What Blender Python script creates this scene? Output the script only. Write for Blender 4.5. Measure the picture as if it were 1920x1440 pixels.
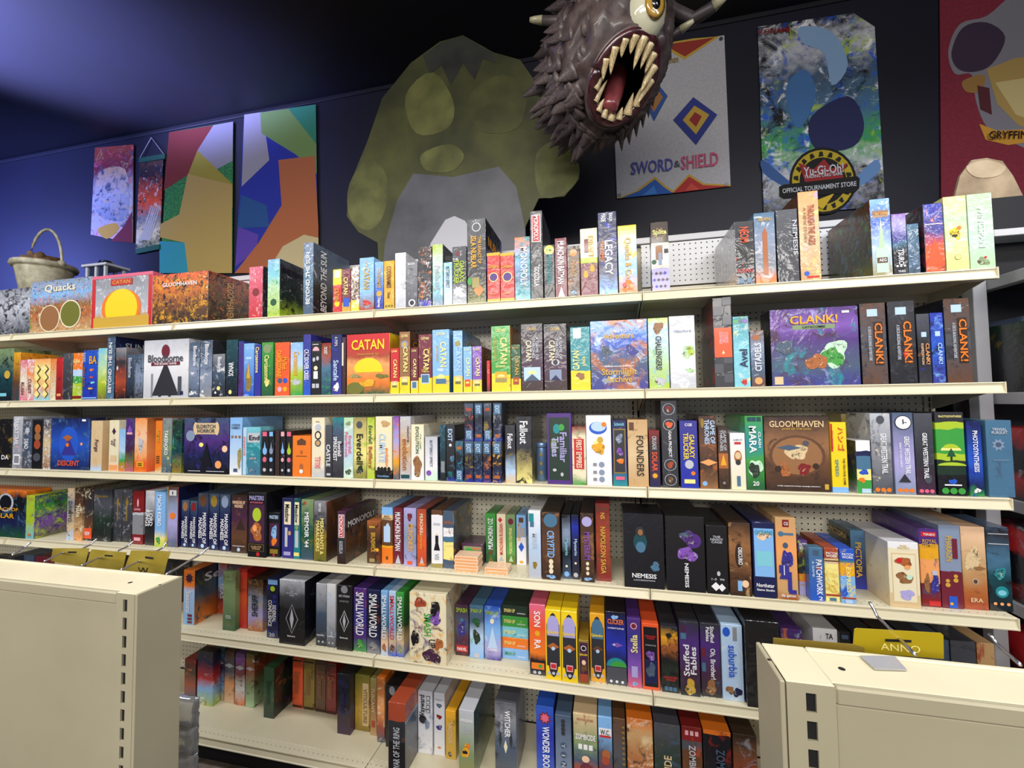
import bpy, bmesh, math, random
from mathutils import Vector, Matrix
random.seed(7)
for o in list(bpy.data.objects): bpy.data.objects.remove(o)
sc = bpy.context.scene
COL = sc.collection
# ------------------------------------------------------------------ camera
FPX, YAW, PITCH, ROLL = 784.166, 0.218943, 0.0429888, -0.013514
CAM = Vector((1.068, -2.147, 1.77))
_f = Vector((-math.sin(YAW)*math.cos(PITCH), math.cos(YAW)*math.cos(PITCH), math.sin(PITCH)))
_r0 = Vector((math.cos(YAW), math.sin(YAW), 0)); _u0 = _r0.cross(_f)
_r = math.cos(ROLL)*_r0 + math.sin(ROLL)*_u0; _u = math.cos(ROLL)*_u0 - math.sin(ROLL)*_r0
cd = bpy.data.cameras.new('camera'); cam = bpy.data.objects.new('camera', cd); COL.objects.link(cam)
cd.sensor_width = 36; cd.lens = FPX/1920*36; cd.clip_start = .02
cam.matrix_world = Matrix(((_r.x,_u.x,-_f.x,CAM.x),(_r.y,_u.y,-_f.y,CAM.y),(_r.z,_u.z,-_f.z,CAM.z),(0,0,0,1)))
sc.camera = cam
sc.view_settings.view_transform = 'Standard'; sc.view_settings.look = 'None'
sc.view_settings.gamma = 1; sc.view_settings.use_curve_mapping = False
sc.view_settings.exposure = -0.03
# ------------------------------------------------------------------ world and lamps
w = bpy.data.worlds.new('world'); sc.world = w; w.use_nodes = True
w.node_tree.nodes['Background'].inputs[0].default_value = (.62, .68, .85, 1)
w.node_tree.nodes['Background'].inputs[1].default_value = .42
def area(name, loc, target, sx, sy, power, col):
    l = bpy.data.lights.new(name, 'AREA'); l.shape = 'RECTANGLE'; l.size = sx; l.size_y = sy
    l.energy = power; l.color = col
    o = bpy.data.objects.new(name, l); COL.objects.link(o); o.location = loc
    o.rotation_euler = (Vector(target)-Vector(loc)).to_track_quat('-Z', 'Y').to_euler(); return o
WARM = (1, .95, .88); COOL = (.9, .94, 1)
for x_, y_, p_, c_ in ((-2.8, -1.5, 44, COOL), (.3, -1.6, 37, WARM), (3.0, -1.5, 44, COOL), (-2.4, -3.4, 42, WARM), (1.0, -3.4, 44, WARM), (4.2, -3.4, 38, WARM)):
    area('ceiling_strip_light', (x_, y_, 3.55), (x_, y_+.25, 1), 1.5, .2, p_, c_)
area('rear_fill_light', (1.0, -5.9, 3.4), (1.0, -1, 1.0), 5.5, 1.0, 230, WARM)  # added fill from behind, lifts the lower rows and the shelf interiors
l = bpy.data.lights.new('blue_haze_spot', 'SPOT'); l.energy = 6200; l.color = (.33, .36, 1); l.spot_size = .75; l.spot_blend = 1; l.shadow_soft_size = .15  # added spot, stands in for blue lens haze at upper left
o = bpy.data.objects.new('blue_haze_spot', l); COL.objects.link(o); o.location = (-4.7, -1.3, 2.9)
o.rotation_euler = (Vector((-3.1, -.25, 4.4))-Vector(o.location)).to_track_quat('-Z', 'Y').to_euler()
l = bpy.data.lights.new('blue_haze_wall_spot', 'SPOT'); l.energy = 1400; l.color = (.2, .26, 1); l.spot_size = 1.15; l.spot_blend = 1; l.shadow_soft_size = .15  # second added spot, carries the blue haze onto the left wall
o = bpy.data.objects.new('blue_haze_wall_spot', l); COL.objects.link(o); o.location = (-6.0, -1.4, 3.2)
o.rotation_euler = (Vector((-4.9, .9, 3.6))-Vector(o.location)).to_track_quat('-Z', 'Y').to_euler()
# ------------------------------------------------------------------ helpers
def cast(x, y, ax, val):                       # photo direction to a real plane of the room
    d = _f + (x-960)/FPX*_r - (y-720)/FPX*_u
    return CAM + (val-CAM[ax])/d[ax]*d
def lin(h):
    if isinstance(h, str):
        h = h.lstrip('#'); c = [int(h[i:i+2], 16)/255 for i in (0, 2, 4)]
    else: c = h
    return tuple(((v+.055)/1.055)**2.4 if v > .04045 else v/12.92 for v in c)+(1,)
CO = dict(white='e9e9ee', cream='e6dcbc', silver='b9bcc6', grey='85878f', dgrey='4a4c55', char='2b2c33', black='121217', night='0c0d18',
 red='c4262b', dred='7d1a1c', rust='a3452b', maroon='6e2033', plum='43213f', pink='d9627f', lpink='e3a9b4', orange='e8791f', lorange='eda060',
 amber='e5a51e', yellow='f2cf1b', lyellow='efe28a', gold='c9a13a', dgold='8d7425', olive='6d6d29', lime='a9c42f', green='3c9a3f', dgreen='1c5231',
 forest='1d3226', sage='7e9468', lgreen='b5d6a8', mint='bfe0c8', teal='1f8791', dteal='12444e', aqua='7cc5d6', sky='7fb3ea', lblue='b4cfee', blue='2456c4',
 royal='1f2fa8', navy='161d4c', indigo='33318c', slate='43566f', lslate='8291ad', steel='46708f', violet='7d4fb0', purple='4c2a7a', lav='aaa3d8', brown='5f3d26', lbrown='92653f', dbrown='33221a',
 tan='c39c6b', sand='d8bd92', peach='eec6a4', copper='a9602f', khaki='9a8d55', fire='e8582a')
def C(n): return lin(CO.get(n, n))
MATS = {}
def mat(name, col, rough=.5, metal=0, coat=0, spec=.5, trans=0, emis=None, alpha=None):
    if name in MATS: return MATS[name]
    m = bpy.data.materials.new(name); m.use_nodes = True; b = m.node_tree.nodes['Principled BSDF']
    b.inputs['Base Color'].default_value = C(col) if isinstance(col, str) else col
    b.inputs['Roughness'].default_value = rough; b.inputs['Metallic'].default_value = metal
    b.inputs['Coat Weight'].default_value = coat; b.inputs['Coat Roughness'].default_value = .08
    b.inputs['Specular IOR Level'].default_value = spec; b.inputs['Transmission Weight'].default_value = trans
    MATS[name] = m; return m
def noise_mat(name, c1, c2, scale=8, rough=.6, detail=4, lo=.35, hi=.65, bump=0, spec=.5, coat=0, metal=0):
    m = mat(name, c1, rough, metal, coat, spec); nt = m.node_tree; b = nt.nodes['Principled BSDF']
    tc = nt.nodes.new('ShaderNodeTexCoord'); n = nt.nodes.new('ShaderNodeTexNoise'); r = nt.nodes.new('ShaderNodeValToRGB')
    n.inputs['Scale'].default_value = scale; n.inputs['Detail'].default_value = detail
    r.color_ramp.elements[0].position = lo; r.color_ramp.elements[1].position = hi
    r.color_ramp.elements[0].color = C(c1); r.color_ramp.elements[1].color = C(c2)
    nt.links.new(tc.outputs['Object'], n.inputs['Vector']); nt.links.new(n.outputs['Fac'], r.inputs[0]); nt.links.new(r.outputs[0], b.inputs['Base Color'])
    if bump:
        bp = nt.nodes.new('ShaderNodeBump'); bp.inputs['Strength'].default_value = bump; bp.inputs['Distance'].default_value = .004
        nt.links.new(n.outputs['Fac'], bp.inputs['Height']); nt.links.new(bp.outputs[0], b.inputs['Normal'])
    return m
def art_mat(base, acc='', wrap=.6, seed=0, axis='Z'):
    """printed card: colour bands or a gradient up the box, patches of accent colour, a glossy cracked film over it"""
    key = (base, acc, wrap, seed % 5, axis)
    if key in MATS: return MATS[key]
    m = bpy.data.materials.new('printed_card'); m.use_nodes = True; nt = m.node_tree; L = nt.links; N = nt.nodes.new; b = nt.nodes['Principled BSDF']
    tc = N('ShaderNodeTexCoord'); sep = N('ShaderNodeSeparateXYZ'); L.new(tc.outputs['Generated'], sep.inputs[0])
    oi = N('ShaderNodeVectorMath'); oi.operation = 'ADD'; oi.inputs[1].default_value = (seed*1.37 % 9, seed*.71 % 7, seed*2.3 % 5); L.new(tc.outputs['Object'], oi.inputs[0])
    st = [s.strip() for s in base.split(',')]
    if len(st) == 1: colr = N('ShaderNodeRGB'); colr.outputs[0].default_value = C(st[0].split()[0]); out = colr.outputs[0]
    else:
        r = N('ShaderNodeValToRGB'); sharp = '|' in base; r.color_ramp.interpolation = 'CONSTANT' if sharp else 'LINEAR'
        el = r.color_ramp.elements
        for i, s in enumerate(st):
            c, p = s.replace('|', '').split(); p = float(p)
            e = el[i] if i < 2 else el.new(p)
            e.position = p
            e.color = C(c)
        wob = N('ShaderNodeTexNoise'); wob.inputs['Scale'].default_value = 25; L.new(oi.outputs[0], wob.inputs['Vector'])
        ma = N('ShaderNodeMath'); ma.operation = 'MULTIPLY_ADD'; ma.inputs[1].default_value = .06 if sharp else .22; 
        L.new(wob.outputs['Fac'], ma.inputs[0])
        sb = N('ShaderNodeMath'); sb.operation = 'SUBTRACT'; L.new(sep.outputs[axis], sb.inputs[0]); sb.inputs[1].default_value = .03 if sharp else .11
        L.new(sb.outputs[0], ma.inputs[2]); L.new(ma.outputs[0], r.inputs[0]); out = r.outputs[0]
    k = 0
    for a in [s for s in acc.split(';') if s]:
        c, scl, cov = a.split(); scl = float(scl)*1.5; cov = float(cov); k += 1
        n = N('ShaderNodeTexNoise'); n.inputs['Scale'].default_value = scl; n.inputs['Detail'].default_value = 8; n.inputs['Roughness'].default_value = .72; n.inputs['Distortion'].default_value = .8
        ad = N('ShaderNodeVectorMath'); ad.operation = 'ADD'; ad.inputs[1].default_value = (k*3.1, k*1.7, k*5.3); L.new(oi.outputs[0], ad.inputs[0]); L.new(ad.outputs[0], n.inputs['Vector'])
        th = .5+(.5-cov)*.36
        r = N('ShaderNodeMapRange'); r.inputs['From Min'].default_value = th-.03; r.inputs['From Max'].default_value = th+.075; L.new(n.outputs['Fac'], r.inputs['Value'])
        mx = N('ShaderNodeMix'); mx.data_type = 'RGBA'; mx.inputs[7].default_value = C(c); L.new(r.outputs[0], mx.inputs[0]); L.new(out, mx.inputs[6]); out = mx.outputs[2]
    L.new(out, b.inputs['Base Color'])
    b.inputs['Roughness'].default_value = .42; b.inputs['Coat Weight'].default_value = wrap; b.inputs['Coat Roughness'].default_value = .1
    if wrap > .3:
        wn = N('ShaderNodeTexNoise'); wn.inputs['Scale'].default_value = 16; wn.inputs['Detail'].default_value = 2; wn.inputs['Distortion'].default_value = 2.2
        L.new(oi.outputs[0], wn.inputs['Vector'])
        bp = N('ShaderNodeBump'); bp.inputs['Strength'].default_value = .35; bp.inputs['Distance'].default_value = .008
        L.new(wn.outputs['Fac'], bp.inputs['Height']); L.new(bp.outputs[0], b.inputs['Coat Normal'])
    MATS[key] = m; return m
def link(o, parent=None):
    COL.objects.link(o)
    if parent is not None: o.parent = parent
    return o
def tag(o, label=None, cat=None, group=None, kind=None):
    if label: o['label'] = label
    if cat: o['category'] = cat
    if group: o['group'] = group
    if kind: o['kind'] = kind
    return o
def empty(name, loc, rz=0):
    o = bpy.data.objects.new(name, None); o.empty_display_size = .05; o.location = loc; o.rotation_euler = (0, 0, rz); return link(o)
def fin(bm, name, m, parent=None, smooth=False, loc=None):
    bmesh.ops.recalc_face_normals(bm, faces=bm.faces)
    me = bpy.data.meshes.new(name); bm.to_mesh(me); bm.free()
    for x in (m if isinstance(m, (list, tuple)) else [m]): me.materials.append(x)
    if smooth:
        for p in me.polygons: p.use_smooth = True
    o = bpy.data.objects.new(name, me)
    if loc is not None: o.location = loc
    return link(o, parent)
def cbox(bm, x0, x1, y0, y1, z0, z1, c=.001, mi=None):
    """chamfered box; mi = material index for (x, y, z) faces"""
    cx, cy, cz = (x0+x1)/2, (y0+y1)/2, (z0+z1)/2; hx, hy, hz = abs(x1-x0)/2, abs(y1-y0)/2, abs(z1-z0)/2
    c = min(c, hx*.45, hy*.45, hz*.45); V = {}
    for sx in (-1, 1):
        for sy in (-1, 1):
            for sz in (-1, 1):
                for a in range(3):
                    h = [hx-c, hy-c, hz-c]; h[a] += c
                    V[sx, sy, sz, a] = bm.verts.new((cx+sx*h[0], cy+sy*h[1], cz+sz*h[2]))
    S = (-1, 1)
    def k(a, sa, b, sb, cc, sc_, ax):
        s = [0, 0, 0]; s[a] = sa; s[b] = sb; s[cc] = sc_; return V[s[0], s[1], s[2], ax]
    for a, b, d in ((0, 1, 2), (1, 2, 0), (2, 0, 1)):
        for sa in S:
            f = bm.faces.new([k(a, sa, b, i, d, j, a) for i, j in ((-1, -1), (1, -1), (1, 1), (-1, 1))])
            if mi: f.material_index = mi[a]
            for sb in S:
                f = bm.faces.new([k(a, sa, b, sb, d, -1, a), k(a, sa, b, sb, d, 1, a), k(a, sa, b, sb, d, 1, b), k(a, sa, b, sb, d, -1, b)])
                if mi: f.material_index = mi[a]
    for sx in S:
        for sy in S:
            for sz in S:
                bm.faces.new([V[sx, sy, sz, a] for a in range(3)])
def box(name, x0, x1, y0, y1, z0, z1, m, parent=None, c=.002, loc=None):
    bm = bmesh.new(); cbox(bm, x0, x1, y0, y1, z0, z1, c); return fin(bm, name, m, parent, loc=loc)
def tube(name, pts, r, m, parent=None, seg=8, r2=None):
    bm = bmesh.new(); rings = []; P = [Vector(p) for p in pts]; n = len(P); up = Vector((0, 0, 1))
    for i, p in enumerate(P):
        t = (P[min(i+1, n-1)]-P[max(i-1, 0)]).normalized()
        s = t.cross(up if abs(t.z) < .9 else Vector((1, 0, 0))).normalized(); q = t.cross(s)
        rr = r if r2 is None else r+(r2-r)*i/(n-1)
        rings.append([bm.verts.new(p+rr*(math.cos(2*math.pi*k/seg)*s+math.sin(2*math.pi*k/seg)*q)) for k in range(seg)])
    for a, b in zip(rings, rings[1:]):
        for k in range(seg): bm.faces.new((a[k], a[(k+1) % seg], b[(k+1) % seg], b[k]))
    bm.faces.new(rings[0]); bm.faces.new(rings[-1]); return fin(bm, name, m, parent, True)
TXT = {}
def textmesh(s, bold):
    if (s, bold) in TXT: return TXT[s, bold]
    cu = bpy.data.curves.new('t', 'FONT'); cu.body = s; cu.resolution_u = 2; cu.offset = .018 if bold else 0; cu.align_x = 'CENTER'; cu.space_line = .85
    ob = bpy.data.objects.new('t', cu); COL.objects.link(ob)
    me = bpy.data.meshes.new_from_object(ob.evaluated_get(bpy.context.evaluated_depsgraph_get())); bpy.data.objects.remove(ob)
    xs = [v.co.x for v in me.vertices]; ys = [v.co.y for v in me.vertices]
    if not xs: TXT[s, bold] = (me, 1, 1); return TXT[s, bold]
    w_, h_ = max(xs)-min(xs), max(ys)-min(ys); cx, cy = (max(xs)+min(xs))/2, (max(ys)+min(ys))/2
    for v in me.vertices: v.co.x = (v.co.x-cx)/w_; v.co.y = (v.co.y-cy)/h_; v.co.z = 0
    me.name = 'lettering'; me.materials.clear(); TXT[s, bold] = (me, w_, h_); return TXT[s, bold]
def ink(c): return mat('ink_'+c, c, .45, 0, .3)
def text(parent, s, pos, right, up, L, T, col, bold=True, name='title_lettering'):
    """flat print: L along 'right', T along 'up' (limits)"""
    me, w_, h_ = textmesh(s, bold); A = w_/h_
    L2 = min(L, T*A*1.7); T2 = min(T, L2/A*2.0)
    m2 = me.copy(); m2.materials.append(ink(col))
    o = bpy.data.objects.new(name, m2); link(o, parent)
    R, U = Vector(right).normalized(), Vector(up).normalized(); Nn = R.cross(U); p = Vector(pos)
    o.matrix_local = Matrix(((R.x*L2, U.x*T2, Nn.x, p.x), (R.y*L2, U.y*T2, Nn.y, p.y), (R.z*L2, U.z*T2, Nn.z, p.z), (0, 0, 0, 1)))
    return o
FACE = {'f': (Vector((1, 0, 0)), Vector((0, 0, 1))), 's': (Vector((0, 1, 0)), Vector((0, 0, 1))), 'w': (Vector((0, -1, 0)), Vector((0, 0, 1))), 't': (Vector((1, 0, 0)), Vector((0, 1, 0)))}
def shape(parent, kind, pos, R, U, a, b, col, name='printed_panel', lay=1):
    bm = bmesh.new(); a = abs(a); b = abs(b)
    if kind == 'o': pts = [(math.cos(2*math.pi*i/20)*a, math.sin(2*math.pi*i/20)*b) for i in range(20)]
    elif kind == 'd': pts = [(-a, 0), (0, -b), (a, 0), (0, b)]
    elif kind == 'v': pts = [(-a, -b), (a, -b), (0, b)]
    elif kind == 'h': pts = [(math.cos(math.pi*i/14)*a, math.sin(math.pi*i/14)*b) for i in range(15)]
    elif kind == 'e': pts = [(math.cos(2*math.pi*i/16)*a*(1 if i % 2 else .62), math.sin(2*math.pi*i/16)*b*(1 if i % 2 else .62)) for i in range(16)]
    elif kind == 'b':
        rb = random.Random(int(a*1e5)+int(b*1e5)*7+int(pos[2]*1e4)); k1, k2, k3 = rb.uniform(0, 6.3), rb.uniform(0, 6.3), rb.uniform(0, 6.3)
        rr_ = [1+.16*math.sin(2*t+k1)+.13*math.sin(3*t+k2)+.09*math.sin(5*t+k3) for t in [2*math.pi*i/26 for i in range(26)]]; mx_ = max(rr_)
        pts = [(math.cos(2*math.pi*i/26)*a*rr_[i]/mx_, math.sin(2*math.pi*i/26)*b*rr_[i]/mx_) for i in range(26)]
        if isinstance(col, str): col = art_mat(col, 'dbrown 45 .34;cream 55 .22', 0)
    else: pts = [(-a, -b), (a, -b), (a, b), (-a, b)]
    bm.faces.new([bm.verts.new(Vector(pos)+R*x+U*y+R.cross(U)*(.0003*lay)) for x, y in pts])
    me = bpy.data.meshes.new(name); bm.to_mesh(me); bm.free(); me.materials.append(ink(col) if isinstance(col, str) else col)
    return link(bpy.data.objects.new(name, me), parent)
# ------------------------------------------------------------------ materials of the setting
CREAM = noise_mat('cream_enamel', 'dad2b6', 'd3caac', 3, .38, coat=.15)
CREAMD = noise_mat('cream_enamel_back', 'cac3ae', 'c0b9a4', 3, .5)
BLACKM = mat('matt_black', '101014', .8); DARK = mat('slot_dark', '0a0a0c', .9); STEEL = mat('hook_steel', 'b9bbc4', .28, 1.0)
WHITEM = mat('white_laminate', 'cfcfd2', .45)
def peg_mat(name, col, holes=None, pitch=.0254, rad=.0034):
    m = mat(name, col, .42, 0, .1); nt = m.node_tree; b = nt.nodes['Principled BSDF']; N = nt.nodes.new; L = nt.links
    tc = N('ShaderNodeTexCoord'); sp = N('ShaderNodeSeparateXYZ'); L.new(tc.outputs['Object'], sp.inputs[0]); ds = []
    for a in (holes or 'XZ'):
        f = N('ShaderNodeMath'); f.operation = 'DIVIDE'; f.inputs[1].default_value = pitch; L.new(sp.outputs[a], f.inputs[0])
        g = N('ShaderNodeMath'); g.operation = 'FRACT'; L.new(f.outputs[0], g.inputs[0])
        s = N('ShaderNodeMath'); s.operation = 'SUBTRACT'; s.inputs[1].default_value = .5; L.new(g.outputs[0], s.inputs[0])
        q = N('ShaderNodeMath'); q.operation = 'POWER'; q.inputs[1].default_value = 2; L.new(s.outputs[0], q.inputs[0]); ds.append(q)
    ad = N('ShaderNodeMath'); ad.operation = 'ADD'; L.new(ds[0].outputs[0], ad.inputs[0]); L.new(ds[1].outputs[0], ad.inputs[1])
    lt = N('ShaderNodeMath'); lt.operation = 'LESS_THAN'; lt.inputs[1].default_value = (rad/pitch)**2; L.new(ad.outputs[0], lt.inputs[0])
    out = lt.outputs[0]
    mx = N('ShaderNodeMix'); mx.data_type = 'RGBA'; mx.inputs[6].default_value = C(col); mx.inputs[7].default_value = C('0c0b0c'); L.new(out, mx.inputs[0]); L.new(mx.outputs[2], b.inputs['Base Color'])
    return m
PEG = peg_mat('pegboard_cream', 'cdc7b4'); PEGW = peg_mat('pegboard_white', 'c9c9cc')
PERF = peg_mat('perforated_strip', 'dad2b6', 'XY', .0254, .0022)
# ------------------------------------------------------------------ room
WALLY, CEIL = .9, 4.4
fl = box('floor', -7, 6, -6.5, WALLY+.1, -.06, -.006, mat('floor_underlay', '3a332e', .8), c=0); tag(fl, kind='structure')
WOOD = [noise_mat('grey_wood_%d' % i, a, b_, 14, .5, 6, bump=.2) for i, (a, b_) in enumerate((('6d625a', '4f463f'), ('7b7068', '5a5049'), ('5f554e', '433b36')))]
for i in range(9):
    for j in range(3):
        x0 = -2.4+j*1.22+(i % 3)*.4; y0 = -1.34+i*.15
        box('floor_plank', x0, x0+1.216, y0, y0+.147, -.006, 0, WOOD[(i*2+j) % 3], fl, .001)
NAVY = noise_mat('navy_wall_paint', '05071a', '080a20', 2.5, .55, bump=.1); BLK = noise_mat('black_ceiling_paint', '080911', '0b0c1a', 2, .6)
tag(box('wall_back', -7, 6, WALLY, WALLY+.1, 0, CEIL+.1, NAVY, c=0), kind='structure')
tag(box('wall_left', -7.1, -7, -6.5, WALLY, 0, CEIL+.1, NAVY, c=0), kind='structure')
tag(box('wall_right', 6, 6.1, -6.5, WALLY, 0, CEIL+.1, NAVY, c=0), kind='structure')
ce = box('ceiling', -7, 6, -6.5, WALLY, CEIL, CEIL+.1, BLK, c=0); tag(ce, kind='structure')
tag(box('trim_1', -7, 6, WALLY-.012, WALLY, CEIL-.04, CEIL-.013, mat('dark_trim', '0a0b16', .6), c=.003), kind='structure')
# ------------------------------------------------------------------ shelving run
ZS = [2.2239, 1.8175, 1.4128, 1.0047, .5941, .1604]; YF = [-.343, -.344, -.341, -.3375, -.3445, -.418]
JX = [-3.6576, -2.4384, -1.216, -.0065, 1.2275, 2.4354]
def slotted(name, x0, x1, z0, z1, y, sw, sh, pitch, m, parent, depth=.03, zoff=.01):
    """a steel strip facing -Y with real slots through it and a dark channel behind"""
    bm = bmesh.new(); cx = (x0+x1)/2
    def q(a, b, c, d): bm.faces.new([bm.verts.new((a, y, c)), bm.verts.new((b, y, c)), bm.verts.new((b, y, d)), bm.verts.new((a, y, d))])
    q(x0, cx-sw/2, z0, z1); q(cx+sw/2, x1, z0, z1); z = z1-zoff
    zt = z1
    while z-sh > z0+.002:
        q(cx-sw/2, cx+sw/2, z, zt)
        for a in (cx-sw/2, cx+sw/2): bm.faces.new([bm.verts.new((a, y, z)), bm.verts.new((a, y+.004, z)), bm.verts.new((a, y+.004, z-sh)), bm.verts.new((a, y, z-sh))])
        for zz in (z, z-sh): bm.faces.new([bm.verts.new((cx-sw/2, y, zz)), bm.verts.new((cx+sw/2, y, zz)), bm.verts.new((cx+sw/2, y+.004, zz)), bm.verts.new((cx-sw/2, y+.004, zz))])
        zt = z-sh; z -= pitch
    q(cx-sw/2, cx+sw/2, z0, zt)
    for a, b in ((x0, x0), (x1, x1)): bm.faces.new([bm.verts.new((a, y, z0)), bm.verts.new((a, y+depth, z0)), bm.verts.new((a, y+depth, z1)), bm.verts.new((a, y, z1))])
    o = fin(bm, name, m, parent)
    box('slot_channel', cx-sw*.8, cx+sw*.8, y+.0045, y+.008, z0+.002, z1-.002, DARK, parent, 0)
    return o
fr = empty('shelving_frame', (0, 0, 0))
tag(fr, 'long cream pegboard shelving frame with slotted uprights behind all the games', 'shelving')
TOPZ = 2.575
for i, x in enumerate(JX):
    xx = [-3.62, -2.42, -1.19, .0, 1.2, 2.42][i]
    slotted('upright', xx-.019, xx+.019, .12, TOPZ-.01, -.012, .007, .02, .0254, CREAMD, fr, .02)
for a, b in zip(JX, JX[1:]):
    for z0, z1, m in ((.16, .75, PEG), (.75, 1.42, PEG), (1.42, 1.83, PEG), (1.83, 2.325, PEG), (2.328, TOPZ-.03, PEGW)):
        box('back_panel', a+.03, b-.01, -.004, .004, z0, z1-.004, m, fr, .001)
    box('top_rail', a+.002, b-.002, -.011, .03, TOPZ-.03, TOPZ, mat('rail_grey', 'bcbcc0', .4), fr, .002)
    box('rear_panel', a+.004, b-.004, .031, .036, .12, TOPZ-.035, CREAMD, fr, .001)
    box('rear_top_deck', a+.003, b-.003, .04, .5, 2.42, 2.45, CREAMD, fr, .002)
    box('kick_plate', a+.002, b-.002, -.36, -.35, 0, .115, BLACKM, fr, .001)
    box('rear_base', a+.01, b-.01, .05, .45, 0, .12, BLACKM, fr, .002)
for x in JX: box('rear_bracket', x-.004, x+.004, .036, .42, 2.3, 2.418, CREAMD, fr, .001)
OW = ['top', 'second', 'third', 'fourth', 'fifth', 'bottom']
def make_shelf(lv, bay):
    x0, x1 = JX[bay]+.0015, JX[bay+1]-.0015; yf, zs = YF[lv], ZS[lv]; W_ = x1-x0; th = .016
    t = empty('metal_shelf', (x0, 0, zs))
    tag(t, 'cream metal shelf, %s row, %s' % (OW[lv], ['at the far left photo edge', 'second bay from left', 'third bay from left', 'fourth bay from left', 'rightmost bay'][bay]), 'shelf', 'cream metal shelves of the long shelving run')
    box('deck', 0, W_, yf+.05, -.0135, -th, 0, CREAM if lv < 5 else CREAM, t, .001)
    box('perforated_edge', 0, W_, yf+.004, yf+.05, -th, 0, PERF, t, .001)
    pr = [(yf+.004, 0), (yf, -.001), (yf-.001, -.004), (yf+.005, -.006), (yf+.005, -.010), (yf-.003, -.034), (yf-.006, -.036), (yf-.006, -.040), (yf+.012, -.040), (yf+.012, -.002)]
    bm = bmesh.new(); A = [bm.verts.new((0, y, z)) for y, z in pr]; B = [bm.verts.new((W_, y, z)) for y, z in pr]
    for i in range(len(pr)): j = (i+1) % len(pr); bm.faces.new((A[i], A[j], B[j], B[i]))
    bm.faces.new(A); bm.faces.new(B); fin(bm, 'price_rail', CREAM, t)
    for a, b in ((0, .004), (W_-.004, W_)): box('rail_end', a, b, yf-.007, yf+.012, -.041, .0005, CREAM, t, .001)
    if lv < 5:
        box('rear_flange', .004, W_-.004, -.022, -.014, -.05, -th, CREAMD, t, .001)
        box('stiffener', .006, W_-.006, yf+.014, yf+.07, -.034, -th, CREAMD, t, .003)
        for a in (.002, W_-.005):
            bm = bmesh.new(); P = [(-.014, -th), (-.014, -.1), (-.05, -.095), (yf+.03, -.03), (yf+.03, -th)]
            A = [bm.verts.new((a, y, z)) for y, z in P]; B = [bm.verts.new((a+.003, y, z)) for y, z in P]
            for i in range(5): bm.faces.new((A[i], A[(i+1) % 5], B[(i+1) % 5], B[i]))
            bm.faces.new(A); bm.faces.new(B); fin(bm, 'bracket', CREAMD, t)
for lv in range(6):
    for bay in range(5): make_shelf(lv, bay)
# ------------------------------------------------------------------ board games: builder
def boxX(px, Yp, zp):                                  # where a photo column meets a shelf front line
    # point (X, Yp, zp): solve projection x
    k = (px-960)/FPX; d0 = Vector((0, Yp, zp))-CAM
    # (d.r) = k (d.f), d = d0 + X*ex
    return (k*d0.dot(_f)-d0.dot(_r))/(_r.x-k*_f.x)
USED = {}; ITEMS = []
TC = dict(v=lambda R, U: (-U, R), u=lambda R, U: (U, -R), h=lambda R, U: (R, U))
def game(lv, xl, xr, yt, look, base, acc='', T=(), P=(), yb=None, H=None, d=.012, D=None, z0=0, side=None, sT=(), wT=(), wrap=.6, name='game_box', cat='box', hide=False, full=None):
    zs = ZS[lv]+z0
    if yb is not None: q = cast((xl+xr)/2 if False else xl, yb, 2, zs); Y = q.y
    elif H is not None: q = cast((xl+xr)/2, yt, 2, zs+H); Y = q.y
    else: Y = YF[lv]+d
    Y = min(max(Y, YF[lv]+.001), -.06)
    X0, X1 = boxX(xl, Y, zs), boxX(xr, Y, zs)
    if H is None: H = cast((xl+xr)/2, yt, 1, Y).z-zs
    if D is None: D = min(max(H, .12), .3)
    D = min(D, -Y-.026)
    H = min(H, ZS[lv-1]-ZS[lv]-.045 if lv > 0 else 9)
    if lv > 0 and H > .3: D = min(D, .2)
    if lv > 0 and H > .285 and any(X0-.01 < j < X1+.01 for j in JX): D = min(D, .18); H = min(H, .325)
    ITEMS.append(dict(lv=lv, X0=X0, X1=X1, Y=Y, H=H, D=D, z=zs, look=look, base=base, acc=acc, T=T, P=P, side=side, sT=sT, wT=wT, wrap=wrap, name=name, cat=cat, full=full, z0=z0))
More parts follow.
